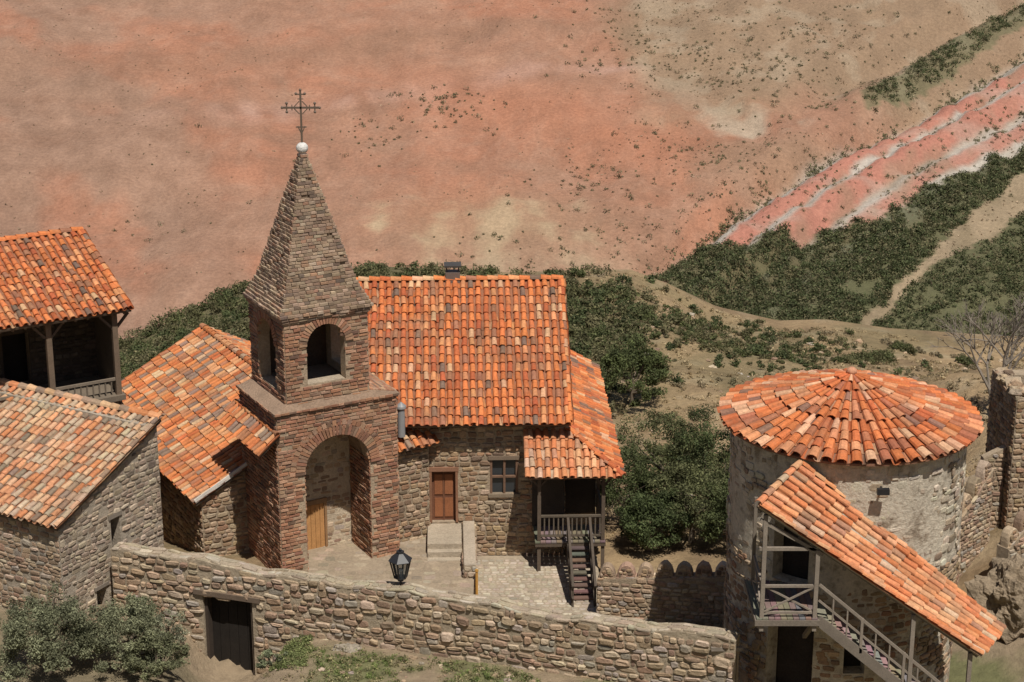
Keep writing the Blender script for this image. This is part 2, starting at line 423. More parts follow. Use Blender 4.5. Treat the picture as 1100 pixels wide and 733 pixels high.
    if dL<-30 and a>.05: c=mixc(c,mixc((.38,.285,.18),(.27,.205,.125),ss(-.2,.4,st2)),.9*ss(-30,-34,dL))
    if pip(a+.006*st,Y+3*st2,GREEN1) or pip(a,Y+3*st2,GREEN2): c=mixc(c,(.11,.115,.055),.88)
    if pip(a,Y+2*st2,GREEN3): c=mixc(c,(.15,.15,.08),.7)
    return tuple(v*.86*(1+.12*st2) for v in c)
def axis(segs):
    out=[]
    for a,b,st in segs:
        n=max(1,round((b-a)/st)); out+= [a+(b-a)*k/n for k in range(n)]
    out.append(segs[-1][1]); return out
xs=axis([(-1400,-400,125),(-400,-120,28),(-120,-72,4),(-72,-22,.7),(-22,-8,.6),(-8,8,.5),(8,22,.6),(22,76,.65),(76,130,5),(130,400,27),(400,1400,125)])
ys=axis([(-300,0,30),(0,40,4),(40,50,.8),(50,62,.35),(62,80,.7),(80,114,.6),(114,160,2.5),(160,256,.45),(256,300,4),(300,650,25),(650,2500,185)])
nx,ny=len(xs),len(ys)
vs=[];cs=[]
for y in ys:
    for x in xs:
        if abs(x)>130 or y>300 or y<0: vs.append((x,y,tz(x,y)));cs.append((.33,.21,.14) if y>130 else (.33,.25,.155))
        else: vs.append((x,y,tz(x,y))); cs.append(tcol(x,y))
fs=[(j*nx+i,j*nx+i+1,(j+1)*nx+i+1,(j+1)*nx+i) for j in range(ny-1) for i in range(nx-1)]
g=MB();g.v=vs;g.f=fs;g.c=cs
g.finish("hillside_ground",M_ground,None,True)
# ================================================================ FOLIAGE
def leaf_mesh(name,C,R,nper,ls,base,parent=None,flat=.8,jit=.35):
    C=np.asarray(C,dtype=float);R=np.asarray(R,dtype=float);n=len(C)
    c=np.repeat(C,nper,0);r=np.repeat(R,nper)
    d=nr.normal(size=(n*nper,3));d/=np.linalg.norm(d,axis=1)[:,None]
    rad=nr.random(n*nper)**.45
    off=d*(rad*r)[:,None];off[:,2]*=flat
    p=c+off
    nn=d*.6+nr.normal(size=p.shape)*.6+np.array([0,0,.3]);nn/=np.linalg.norm(nn,axis=1)[:,None]
    t=np.cross(nn,nr.normal(size=p.shape));t/=np.linalg.norm(t,axis=1)[:,None];b=np.cross(nn,t)
    lsz=np.repeat(np.asarray(ls,dtype=float) if np.ndim(ls) else np.full(n,ls),nper)
    sz=(lsz*nr.uniform(.6,1.3,n*nper))[:,None]
    V=np.stack([p-t*sz,p+b*sz*.45,p+t*sz,p-b*sz*.45],1).reshape(-1,3)
    nq=n*nper
    me=bpy.data.meshes.new(name)
    me.vertices.add(nq*4);me.vertices.foreach_set("co",V.ravel().astype(np.float32))
    me.loops.add(nq*4);me.loops.foreach_set("vertex_index",np.arange(nq*4,dtype=np.int32))
    me.polygons.add(nq);me.polygons.foreach_set("loop_start",np.arange(nq,dtype=np.int32)*4)
    me.polygons.foreach_set("loop_total",np.full(nq,4,dtype=np.int32))
    me.update(calc_edges=True)
    base=np.asarray(base,dtype=float)
    if base.ndim==1: base=np.tile(base,(n,1))
    bc=np.repeat(base*nr.uniform(.75,1.3,(n,1)),nper,0)
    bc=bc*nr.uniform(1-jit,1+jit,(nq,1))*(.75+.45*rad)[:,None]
    col=np.ones((nq,4,4),dtype=np.float32);col[:,:,:3]=bc[:,None,:]
    at=me.color_attributes.new("Col",'FLOAT_COLOR','POINT');at.data.foreach_set("color",col.ravel())
    me.materials.append(M_leaf)
    o=bpy.data.objects.new(name,me);S.collection.objects.link(o)
    if parent:o.parent=parent
    return o
def crown(cx,cy,cz,rx,ry,rz,nc,seed):
    r=random.Random(seed);out=[];rr=[]
    for _ in range(nc):
        t=r.uniform(0,2*math.pi);ph=math.acos(r.uniform(-.55,1));k=r.uniform(.45,1.0)**.6
        lump=1+.6*noise.noise(Vector((math.cos(t)*1.3+seed,math.sin(t)*1.3,math.cos(ph)*1.3)))
        k*=lump
        out.append((cx+rx*k*math.sin(ph)*math.cos(t),cy+ry*k*math.sin(ph)*math.sin(t),cz+rz*k*math.cos(ph)))
        rr.append(r.uniform(.12,.30)*min(rx,rz)*.9+.05)
    return out,rr
def tree(name,x,y,h,rx,rz,nc,nper,ls,col,seed,trunk=True,zb=None):
    e=empty(name);z=tz(x,y) if zb is None else zb
    cz=z+h-rz*.95
    C,R=crown(x,y,cz,rx,rx,rz,nc,seed)
    r=random.Random(seed+5);b=MB();cb=(.14,.11,.08)
    top=(x+r.uniform(-.2,.2),y,cz-rz*.2)
    b.limb((x,y,z-.3),top,.06*rx+.05,.04*rx+.02,cb)
    for k in range(9):
        t=r.choice(C);s=lerp(.3,.95,r.random())
        A=(x+(top[0]-x)*s,y,z+(top[2]-z)*s)
        mid=tuple(lerp(A[i],t[i],.5)+r.uniform(-.12,.12) for i in range(3))
        b.limb(A,mid,.035*rx+.01,.02*rx+.008,cb,5);b.limb(mid,t,.02*rx+.008,.006,cb,5)
    b.finish("trunk_and_limbs",M_wood,e)
    cols=np.array([[c*k for c in col] for k in [r.uniform(.7,1.4) for _ in C]])
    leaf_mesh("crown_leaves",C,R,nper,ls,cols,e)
    return e
C=[];R=[];B=[];LS=[]
def sh(x,y,r,col):
    C.append((x,y,tz(x,y)+r*.3));R.append(r);B.append(col);LS.append(.06+.13*r)
gr=random.Random(3)
CLUST=[(-.035,219,.022,5,60),(-.075,212,.02,4,20),(.05,203,.03,5,34),(.06,189,.035,6,26),(.03,197,.05,5,14),(.095,233,.05,8,95),(.14,228,.045,8,80),(.10,210,.03,6,34),(.17,240,.06,8,90),(.15,205,.03,5,40),
       (.055,240,.03,9,36),(.20,215,.06,9,60),(.12,196,.03,4,36),(-.20,188,.05,5,8),(-.14,203,.06,10,8),(.0,186,.06,4,24),(.24,226,.03,8,50),(.22,200,.04,6,50),(.27,215,.03,8,40)]
for a0,y0,ra,ry,n in CLUST:
    for _ in range(int(n*1.3)):
        a=gr.gauss(a0,ra*.6);y=gr.gauss(y0,ry*.6)
        if a>.3 or y<172: continue
        r=.12+.42*gr.random()**2.0
        sh(a*y,y,r,(.14,.13,.07) if gr.random()<.65 else (.21,.18,.11))
for _ in range(480):
    a=gr.uniform(.078,.30);y=Lline(a)+gr.gauss(1.5,.9)
    if fbm(a*30,3,1,2)<-.25: continue
    sh(a*y,y,gr.uniform(.15,.55),(.13,.13,.065))
for _ in range(620):
    a=gr.uniform(.085,.30);y=Lline(a)+gr.choice([-9,-17,-20,-26,-29,-31,16])+gr.gauss(0,1.2)
    if fbm(a*40,y/20,4,2)<-.1: continue
    sh(a*y,y,gr.uniform(.12,.42),(.17,.155,.085))
for poly,n,(a0,a1,y0,y1) in((GREEN1,4200,(.07,.31,165,232)),(GREEN2,2600,(.19,.33,158,206)),(GREEN3,420,(.18,.3,218,253))):
    k=0;tries=0
    while k<n and tries<20*n:
        tries+=1
        a=gr.uniform(a0,a1);y=gr.uniform(y0,y1)
        if not pip(a+.006*fbm(a*14,y/22,2,4),y+3.5*fbm(a*60,y/9,5,3),poly): continue
        if fbm(a*90,y/5,6,2)<-.42: continue
        sh(a*y,y,gr.uniform(.25,.7),gr.choice([(.08,.092,.04),(.10,.105,.048),(.066,.08,.034),(.15,.135,.072)]));k+=1
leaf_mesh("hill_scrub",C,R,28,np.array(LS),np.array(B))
C=[];R=[];B=[]
for _ in range(9000):
    a=gr.uniform(-.30,.31);y=gr.uniform(178,254)
    if gr.random()>(.16 if a<.03 else .8): continue
    if fbm(a*18,y/14,17,3)<-.05: continue
    C.append((a*y,y,tz(a*y,y)+.03));R.append(gr.uniform(.08,.2));B.append(gr.choice([(.23,.16,.10),(.19,.15,.09),(.38,.29,.20),(.28,.20,.13)]))
leaf_mesh("hill_tufts",C,R,9,.09,np.array(B))
C=[];R=[];B=[];LS=[]
def sh2(x,y,r,col,ls=.09):
    for q in range(4):
        C.append((x+gr.gauss(0,r*.4),y+gr.gauss(0,r*.4),tz(x,y)+r*gr.uniform(.15,.75)));R.append(r*gr.uniform(.45,.7));B.append(col);LS.append(ls)
GC=[(.09,.10,.04),(.12,.115,.053),(.15,.135,.07),(.075,.09,.038)]
for _ in range(1500):
    x=gr.uniform(-34,-1);y=gr.uniform(90,115)
    sh2(x,y,gr.uniform(.3,.8),gr.choice(GC),.09)
for _ in range(300):
    x=gr.gauss(4.4,1.8);y=gr.gauss(102,6)
    if y>114: continue
    sh2(x,y,gr.uniform(.3,.8),gr.choice(GC),.10)
for _ in range(330):
    x=gr.gauss(12.5,4.2);y=gr.gauss(105,3.5)
    if y>114: continue
    sh2(x,y,gr.uniform(.12,.5),gr.choice(GC),.08)
for _ in range(420):
    x=gr.uniform(3,34);y=gr.uniform(70,112)
    if fbm(x/8,y/8,11,2)<-.1: continue
    sh2(x,y,gr.uniform(.1,.36),gr.choice([(.22,.18,.11),(.16,.145,.08),(.28,.225,.14)]),.06)
for x,y,r in((20.5,104,1.3),(21.8,106,.9),(19.4,103,.7),(23.5,109,.8),(27,108,.7),(8.5,78,.9),(9.6,79,.7),(7.4,79,.6)):
    for q in range(14): sh2(x+gr.gauss(0,r*.4),y+gr.gauss(0,r*.3),r*.5,gr.choice(GC[:2]),.08)
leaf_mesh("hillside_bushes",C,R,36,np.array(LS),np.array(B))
C=[];R=[];B=[]
for _ in range(6500):
    x=gr.uniform(2,36);y=gr.uniform(68,113)
    if fbm(x/4,y/4,21,3)<-.12: continue
    C.append((x,y,tz(x,y)+.05));R.append(gr.uniform(.08,.24));B.append(gr.choice([(.35,.265,.15),(.27,.20,.11),(.42,.335,.20),(.19,.15,.08)]))
leaf_mesh("dry_grass",C,R,16,.06,np.array(B))
tree("bushy_tree",6.0,89.5,3.3,1.75,1.6,80,120,.075,(.08,.095,.036),11)
for k,(x,y,h,rx) in enumerate([(4.5,69.5,3.2,1.5),(6.4,71.5,4.6,1.9),(8.2,70.5,4.3,1.9),(9.6,68.5,3.8,1.7),(6.9,67.5,3.0,1.6),(5.2,66.6,2.3,1.2),(8.6,66.5,2.8,1.5)]):
    tree("leafy_tree",x,y,h,rx,h*.52,110,130,.055,[(.085,.10,.04),(.11,.115,.052),(.07,.088,.035)][k%3],20+k)
tree("pine_shrub",6.2,76.5,1.7,.7,.8,30,90,.06,(.15,.165,.065),51)
tree("pine_shrub",7.7,77,1.9,.8,.9,30,90,.06,(.15,.165,.065),52)
tree("olive_bush",-14.4,53.6,2.5,1.6,1.25,140,180,.045,(.155,.16,.095),71)
tree("olive_bush",-12.2,54.0,2.1,1.2,1.05,110,160,.042,(.165,.17,.10),72)
tree("olive_bush",-11.0,53.2,1.3,1.0,.75,60,140,.042,(.16,.165,.09),73)
tree("wormwood_shrub",-11.1,56.4,1.1,.6,.55,34,90,.035,(.23,.235,.155),74)
tree("wormwood_shrub",-12.0,56.6,1.2,.7,.55,34,90,.035,(.19,.21,.12),75)
tree("wormwood_shrub",-7.6,54.6,.6,.5,.35,24,80,.035,(.19,.21,.12),76)
C=[];R=[];B=[]
for _ in range(1900):
    x=gr.uniform(-8.0,7);y=gr.uniform(50,yw(x)-.35) if yw(x)>51 else 50
    gd=ss(-.05,.35,fbm(x/2.2,y/2.2,7,3)+.15)
    if gr.random()>gd+.08: continue
    C.append((x,y,tz(x,y)+.05));R.append(gr.uniform(.08,.2));B.append(gr.choice([(.15,.18,.06),(.22,.2,.1),(.12,.15,.05),(.3,.25,.14)]))
for _ in range(240):
    x=gr.uniform(-7.6,-6.5);y=gr.uniform(54,56.2);C.append((x,y,tz(x,y)+.05));R.append(.12);B.append((.18,.2,.08))
for _ in range(1100):
    x=gr.uniform(1.5,8.5);y=gr.uniform(54.5,60)
    if fbm(x/1.5,y/1.5,1,2)<.0: continue
    C.append((x,y,tz(x,y)+.04));R.append(gr.uniform(.06,.16));B.append(gr.choice([(.24,.2,.11),(.3,.25,.15)]))
for _ in range(60):
    x=gr.uniform(-8,-3);y=gr.uniform(57.6,61.5);C.append((x,y,.03));R.append(.1);B.append((.25,.22,.12))
leaf_mesh("grass_tufts",C,R,26,.04,np.array(B))
# ================================================================ BELL TOWER
T=frame(-8.15,62,29)
e=empty("bell_tower")
core=MB();br=MB();cm=MB()
bk=dict(kind='brick',h=(.135,.046),w=(.34,.34),d=(.015,.055))
opF=(.98,3.52,-.5,3.76,True)
LW,LD=4.6,3.45
CB=(.38,.29,.20)
room(core,br,T,0,LW,0,LD,-1,6.05,.55,ops={'F':[opF]},pal=P_brick,ccol=CB,cladsides='FLR',keep=.97,**bk)
mfF,_=side_map(T,0,LW,0,LD,'F')
voussoirs(br,mfF,opF,P_brick,.36,.09,.065)
voussoirs(br,mfF,(opF[0]-.37,opF[1]+.37,0,3.76,True),P_brick,.2,.16,.045)
core.box(T,.75,.978,.552,2.1,-1,3.9,CB);core.box(T,3.522,3.75,.552,2.1,-1,3.9,CB)
mfr=lambda u,v,w:T(3.52-w,.0+u,v)
clad(br,mfr,0,1.75,-.2,3.9,[],P_brick,**bk)
mfl=lambda u,v,w:T(.98+w,1.75-u,v)
clad(br,mfl,0,1.75,-.2,3.9,[],P_brick,**bk)
for k in range(14):
    t0=math.pi*k/14;t1=math.pi*(k+1)/14;r=1.275;c=2.25
    p=[]
    for yy in(.552,1.8):
        for t,rr in((t0,r),(t1,r),(t1,r+.3),(t0,r+.3)):
            p.append(T(c-math.cos(t)*rr,yy,3.76+math.sin(t)*rr))
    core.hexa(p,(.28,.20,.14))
nm=lambda u,v,w:T(.99+u,1.8-w,v)
dop=(.55,1.45,-.5,1.75,False)
wall(core,nm,0,2.52,-1,5.05,.3,[dop],(.50,.41,.30))
clad(br,nm,0,2.52,2.0,5.0,[],P_stone_lt,h=(.14,.22),w=(.2,.45),d=(.005,.02),keep=.55)
clad(br,nm,1.55,2.52,-.1,2.0,[],P_stone_lt,h=(.14,.22),w=(.2,.45),d=(.005,.02),keep=.75)
dm=MB()
dm.box(T,1.5,2.48,1.86,1.95,-.4,1.78,(.33,.17,.07))
for k in range(5): dm.box(T,1.56+k*.18,1.56+k*.18+.165,1.83,1.86,-.35,1.7,(.46,.24,.095))
dm.box(T,1.44,2.54,1.74,1.80,1.75,1.93,(.28,.17,.09));dm.box(T,1.45,1.54,1.75,1.86,-.4,1.75,(.28,.16,.08));dm.box(T,2.44,2.53,1.75,1.86,-.4,1.75,(.28,.16,.08))
dm.finish("arched_doorway_door",M_wood,e)
for k,(o,z0,z1) in enumerate([(.04,6.05,6.13),(.09,6.133,6.21)]):
    core.box(T,-o,LW+o,-o,LD+o,z0,z1,(.30,.21,.145))
    for s in 'FLR':
        mf,Ln=side_map(T,-o,LW+o,-o,LD+o,s)
        clad(br,mf,0,Ln,z0-.01,z1+.02,[],P_brick,kind='brick',h=(.095,.02),w=(.28,.28),d=(.005,.04))
q=[T(-.03,-.03,6.213),T(LW+.03,-.03,6.213),T(LW+.03,LD+.03,6.213),T(-.03,LD+.03,6.213),T(.44,.11,6.44),T(3.62,.11,6.44),T(3.62,3.31,6.44),T(.44,3.31,6.44)]
core.hexa(q,(.29,.20,.14))
for k in range(9):
    for m in range(9):
        x=3.66+k*.105;y=.12+m*.36
        z_=6.44-(x-3.62)/(LW-3.62)*.227
        br.box(T,x,x+.09,y,y+.33,z_-.02,z_+.02+rng.uniform(0,.02),pick(P_brick))
bx0,bx1,by0,by1=.45,3.6,.12,3.3
bops={'F':[(.82,2.27,7.0,8.42,True)],'L':[(.78,2.35,6.72,8.33,True)],'R':[(.85,2.3,7.0,8.4,True)]}
room(core,br,T,bx0,bx1,by0,by1,6.30,9.3,.42,ops=bops,pal=P_brick,ccol=CB,cladsides='FLR',keep=.97,**bk)
for s in'FLR':
    mf,Ln=side_map(T,bx0,bx1,by0,by1,s);voussoirs(br,mf,bops[s][0],P_brick,.3,.08,.06)
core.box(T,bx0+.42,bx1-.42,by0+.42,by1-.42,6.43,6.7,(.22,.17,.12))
core.box(T,bx0+.42,bx1-.42,by0+.42,by1-.42,9.2,9.29,(.1,.08,.06))  # ceiling coloured dark for the shade inside the belfry
core.box(T,bx0+.43,bx1-.43,by1-.47,by1-.425,6.71,9.19,(.10,.07,.05))  # dark sheet over the back wall, painting the belfry's inner shade
core.box(T,bx0+.85,bx0+2.24,by0+.02,by0+.5,6.9,7.03,(.42,.34,.25))
for k,(o,z0,z1) in enumerate([(.03,9.3,9.38),(.08,9.383,9.47),(.12,9.473,9.56)]):
    core.box(T,bx0-o,bx1+o,by0-o,by1+o,z0,z1,(.34,.26,.18))
    for s in 'FLR':
        mf,Ln=side_map(T,bx0-o,bx1+o,by0-o,by1+o,s)
        clad(br,mf,0,Ln,z0-.005,z1+.02,[],P_spire,kind='brick',h=(.085,.014),w=(.3,.3),d=(.005,.03))
cx,cy=(bx0+bx1)/2,(by0+by1)/2
def half(z): 
    t=(z-9.56)/(14.85-9.56)
    return 1.46*(1-t)+.10+.19*max(0,1-t*6)**1.4
z=9.563;hh=.112;row=0
while z<14.8:
    h=half(z);core.box(T,cx-h+.07,cx+h-.07,cy-h+.07,cy+h-.07,z,z+hh,(.25,.185,.13))
    for s in range(4):
        ff=[lambda u,w,zz,h=h:T(cx+u,cy-h-w,zz),lambda u,w,zz,h=h:T(cx-h-w,cy-u,zz),lambda u,w,zz,h=h:T(cx+h+w,cy+u,zz),lambda u,w,zz,h=h:T(cx-u,cy+h+w,zz)][s]
        u=-h-(.14 if row%2 else 0)
        while u<h:
            ww=rng.uniform(.18,.32);a=max(u,-h)+.008;b=min(u+ww,h)-.008;u+=ww
            if b-a<.03 or rng.random()<.03: continue
            d=rng.uniform(-.02,.045);z0=z+.008+rng.uniform(-.006,.01);z1=z+hh-.014+rng.uniform(-.012,.006)
            br.hexa([ff(a,d,z0),ff(b,d,z0),ff(b,-.12,z0),ff(a,-.12,z0),ff(a,d,z1),ff(b,d,z1),ff(b,-.12,z1),ff(a,-.12,z1)],pick(P_spire))
    z+=hh;row+=1
core.finish("tower_walls",M_mortar,e);br.finish("brickwork",M_brick,e)
top=T(cx,cy,0);tx,ty=top[0],top[1]
b=MB();b.ball((tx,ty,15.02),.21,(.66,.64,.60),sc=(1,1,.95),nu=20,nv=14);b.limb((tx,ty,14.75),(tx,ty,14.9),.17,.1,(.5,.45,.4),12);b.finish("finial_ball",M_mortar,e,True)
b=MB();ci=(.13,.095,.07)
def bar(x0,z0,x1,z1,w=.045): b.beam((tx+x0,ty,z0),(tx+x1,ty,z1),w,w,ci,up=(0,1,0))
bar(0,15.2,0,17.0,.065);bar(-.52,16.42,.52,16.42,.065)
for s in(-1,1):
    bar(s*.48,16.3,s*.48,16.54,.04);bar(s*.5,16.42,s*.62,16.42,.07)
    bar(s*.05,16.2,s*.22,16.38,.03);bar(s*.05,16.64,s*.22,16.46,.03);bar(s*.12,15.78,0,15.5,.035)
    bar(s*.30,16.32,s*.30,16.52,.03)
bar(-.13,16.88,.13,16.88,.04);bar(-.18,15.75,.18,15.75,.04);bar(-.1,16.72,.1,16.72,.03)
for (x,zz) in((0,17.03),(-.64,16.42),(.64,16.42),(.48,16.57),(-.48,16.57),(.48,16.27),(-.48,16.27),(.15,16.9),(-.15,16.9)): b.ball((tx+x,ty,zz),.05,ci,nu=8,nv=6)
b.finish("iron_cross",M_metal,e)
t=MB();d=MB()
slope(t,d,T,'L',-.15,3.9,-.72,0.02,4.85,5.45,P_tile_chapel)
ridge(t,T(-.02,-.15,5.42),T(-.02,3.9,5.42),P_tile_chapel,.1)
rafters(d,T,'L',-.1,3.8,-.6,0,4.86,5.3)
t.finish("pent_roof_tiles",M_tile,e);d.finish("pent_roof_boards",M_wood,e)
# ================================================================ LEFT CHAPEL
e=empty("stone_chapel")
core=MB();st=MB();t=MB();d=MB()
x0,x1,y0,y1=-1.75,4.9,3.2,15.2
RP=4.6
zt=lambda x: 2.2+.52*(x-x0) if x<x0+RP else 2.2+.52*RP-.52*(x-x0-RP)
room(core,st,T,x0,x1,y0,y1,-1.5,{'F':lambda u:zt(x0+u),'B':lambda u:zt(x1-u),'L':2.18,'R':zt(x1)},.5,pal=P_stone,cladsides='FL',sides='FLRB',cuts={'F':(RP,),'B':(x1-x0-RP,)})
xr=x0+RP;zrc=2.14+.52*(RP+.3)
slope(t,d,T,'L',y0-.18,y1,x0-.3,xr,2.14,zrc,P_tile_chapel)
slope(t,d,T,'R',y0-.18,y1,x1,xr,zrc-.52*(x1-xr),zrc,P_tile_chapel)
ridge(t,T(xr,y0-.15,zrc+.02),T(xr,y1,zrc+.02),P_tile_chapel,.16)
V0=Vector(T(x0-.32,y0-.22,2.2+.06));V1=Vector(T(xr,y0-.22,zrc+.12))
d.beam(V0,V1,.05,.15,(.62,.58,.52))
rafters(d,T,'L',y0,y1-1,x0-.28,x0,2.06,2.2)
core.finish("walls",M_mortar,e);st.finish("rubble_masonry",M_stone,e);t.finish("roof_tiles",M_tile,e);d.finish("roof_timbers",M_wood,e)
# ================================================================ MAIN HOUSE
Mh=frame(-6.0,65.85,2)
e=empty("monastery_house")
core=MB();st=MB();t=MB();d=MB();w=MB();gl=MB()
W=7.95;D=10.4
dr=(3.0,3.92,.45,2.55,False);wn=(5.2,6.22,1.55,2.95,False)
gz=lambda y: 4.73+.66*min(y,D-y)
room(core,st,Mh,0,W,0,D,-2.2,{'F':4.72,'B':4.72,'L':gz,'R':gz},.5,ops={'F':[dr,wn]},cladsides='FR',cuts={'L':(D/2,),'R':(D/2,)},h=(.12,.24))
zE=4.53;zr=zE+.66*(.55+D/2)
slope(t,d,Mh,'F',-.15,W+.2,-.6,D/2,zE-.03,zr,P_tile)
slope(t,d,Mh,'B',-.15,W+.2,D+.55,D/2,zE,zr,P_tile)
ridge(t,Mh(-.15,D/2,zr+.0),Mh(W+.2,D/2,zr+.0),P_tile,.16)
ridge(t,Mh(W+.16,-.5,zE+.03),Mh(W+.16,D/2,zr),P_tile,.1)
rafters(d,Mh,'F',0,W,-.56,0,zE-.08,4.73,.45)
w.box(Mh,3.0,3.92,.18,.26,.45,2.55,(.16,.07,.04))
for (a,b2,c,dd) in((3.12,3.42,.6,1.35),(3.5,3.8,.6,1.35),(3.12,3.42,1.5,2.3),(3.5,3.8,1.5,2.3)): w.box(Mh,a,b2,.15,.178,c,dd,(.28,.11,.05))
w.box(Mh,2.93,3.02,-.07,.2,.45,2.62,(.24,.12,.07));w.box(Mh,3.90,3.99,-.07,.2,.45,2.62,(.24,.12,.07));w.box(Mh,2.9,4.02,-.08,.2,2.50,2.66,(.25,.13,.08))
w.box(Mh,3.44,3.475,.14,.177,.45,2.5,(.2,.09,.05))
w.box(Mh,5.12,6.3,-.08,.16,2.93,3.08,(.19,.14,.10));w.box(Mh,5.12,6.3,-.1,.16,1.44,1.57,(.22,.17,.12))
for x in(5.19,5.68,6.14): w.box(Mh,x,x+.08,-.02,.1,1.57,2.93,(.17,.10,.065))
w.box(Mh,5.2,6.2,-.01,.09,2.2,2.27,(.17,.10,.065))
gl.box(Mh,5.21,6.21,.12,.14,1.56,2.94,(.03,.03,.03))
ex,ey,ez=9.95,-1.85,2.9;sl=.62
Lf=math.hypot(1.83,1.83*sl)
slope(t,d,Mh,'F',6.55,ex,ey,-.02,ez,ez+sl*1.83,P_tile_new,inside=lambda u,v:(ex-(6.55+u))>=v*1.83/Lf-.12)
Lr=math.hypot(2.0,2.0*sl)
slope(t,d,Mh,'R',ey,10.6,ex,W,ez,ez+sl*2.0,P_tile,inside=lambda u,v:u>=v*2.0/Lr-.12)
nf=vec(Mh,0,-sl,1);nr2=vec(Mh,sl,0,1)
deck(d,[Mh(6.55,ey,ez),Mh(ex,ey,ez),Mh(ex-1.83,-.02,ez+sl*1.83),Mh(6.55,-.02,ez+sl*1.83)],nf,.07,(.2,.12,.08))
deck(d,[Mh(ex,ey,ez),Mh(ex,10.6,ez),Mh(W+.02,10.6,ez+sl*1.98),Mh(W+.02,-.02,ez+sl*1.98),Mh(ex-1.83,-.02,ez+sl*1.83)],nr2,.07,(.2,.12,.08))
ridge(t,Mh(ex,ey,ez+.02),Mh(ex-1.83,-.02,ez+sl*1.83+.02),P_tile,.13)
ridge(t,Mh(6.5,ey,ez),Mh(6.5,-.02,ez+sl*1.83),P_tile_new,.1)
for x,y in((6.95,-1.45),(9.3,-1.45),(9.3,1.0),(9.3,4.0)):
    w.beam(Mh(x,y,-1.6),Mh(x,y,2.95),.13,.13,C_wood)
    for s in(-1,1):
        w.beam(Mh(x,y,2.4),Mh(x+s*.4,y,2.85),.07,.07,C_wood)
w.box(Mh,6.75,9.45,-1.55,-1.37,2.81,2.94,C_wood)
w.box(Mh,9.25,9.4,-1.36,10,2.80,2.92,C_wood)
for k in range(13): w.box(Mh,6.8+k*.2,6.8+k*.2+.185,-1.6,-.02,.22,.27,tuple(v*rng.uniform(.8,1.3)*.8 for v in C_wood_grey))
w.box(Mh,6.8,9.4,-1.58,-1.46,.07,.217,C_wood);w.box(Mh,6.8,9.4,-.9,-.8,.07,.217,C_wood)
RC=(.12,.095,.07)
for x0r,x1r in((7.02,9.23),):
    w.box(Mh,x0r,x1r,-1.49,-1.41,1.2,1.28,RC);w.box(Mh,x0r,x1r,-1.48,-1.42,.42,.49,RC)
    k=x0r+.1
    while k<x1r-.05:
        w.box(Mh,k,k+.05,-1.47,-1.43,.49,1.2,RC);k+=.17
for k in range(9): w.box(Mh,9.27,9.33,-1.3+k*.26,-1.25+k*.26,.3,1.2,RC)
w.box(Mh,9.26,9.34,-1.38,.95,1.2,1.28,RC)
w.box(Mh,6.75,W+.0,-.12,-.065,.28,2.8,(.06,.048,.038))  # near-black sheet on the wall, standing in for shade under the porch
room(core,st,Mh,W+.01,9.2,1.1,10.2,-2.4,3.05,.3,cladsides='R',sides='FRB',pal=P_stone)
w.box(Mh,W+.02,9.2,1.0,1.09,.3,2.9,(.06,.048,.038))  # second near-black sheet painting the porch's side shade
SC=(.085,.066,.05)
for s in(8.0,8.8):
    w.beam(Mh(s,-1.6,.18),Mh(s,-4.6,-1.15),.09,.32,SC)
    w.beam(Mh(s,-1.6,1.2),Mh(s,-4.6,-.15),.09,.11,SC)
    for k in range(5): w.beam(Mh(s,-1.75-k*.68,.1-k*.305),Mh(s,-1.75-k*.68,1.12-k*.305),.08,.08,SC)
    w.beam(Mh(s,-1.7,.68),Mh(s,-4.6,-.62),.05,.07,SC)
for k in range(11): w.box(Mh,8.03,8.77,-1.9-k*.27,-1.66-k*.27,.08-k*.122,.13-k*.122,tuple(v*rng.uniform(1.2,1.9) for v in SC))
A0,A1=4.62,6.25
room(core,st,T,A0,A1,.8,3.0,-1.2,{'F':3.82,'L':4.2,'R':lambda u:3.82+.42*u,'B':4.6},.35,cladsides='FR',sides='FR',pal=P_stone)
slope(t,d,T,'F',A0-.0,A1+.2,.5,2.3,3.72,4.6,P_tile_chapel)
core2=MB()
core2.box(Mh,2.85,4.1,-1.9,-.06,-1.6,.40,(.40,.33,.245))
for k in range(3): core2.box(Mh,2.85,4.1,-2.2-k*.3,-1.903-k*.3,-1.6,.2-k*.2,(.38,.315,.235))
room(core,st,Mh,4.15,4.6,-4.0,-.06,-1.6,.45,.2,cladsides='FLR',pal=P_stone_lt)
core2.box(Mh,4.17,4.58,-3.98,-.07,.452,.5,(.40,.33,.25))
core2.finish("doorstep_landing",M_mortar,e)
core.finish("walls",M_mortar,e);st.finish("rubble_masonry",M_stone,e);t.finish("roof_tiles",M_tile,e);d.finish("roof_timbers",M_wood,e);w.finish("doors_porch_joinery_and_shade",M_wood,e);gl.finish("window_glass",M_glass,e)
b=MB();px_,py_=-4.02,65.1
b.limb((px_,py_,4.2),(px_,py_,5.3),.14,.14,(.26,.26,.26),14);b.limb((px_,py_,5.302),(px_,py_,5.38),.19,.19,(.32,.32,.32),14);b.limb((px_,py_,5.384),(px_,py_,5.52),.19,.03,(.24,.24,.24),14);b.finish("stove_pipe",M_metal,e)
b=MB();cf=frame(-2.3,71.3,2)
b.box(cf,-.28,.28,-.25,.25,8.0,8.68,(.16,.12,.10))
for a,c in((-.25,-.2),(.2,-.2),(-.25,.15),(.2,.15)): b.box(cf,a,a+.05,c,c+.05,8.681,8.90,(.05,.05,.05))
b.box(cf,-.33,.33,-.3,.3,8.903,8.97,(.06,.055,.05));b.finish("roof_chimney",M_metal,e)
b=MB();pal=[((.41,.34,.26),3),((.35,.29,.22),3),((.45,.385,.30),2)]
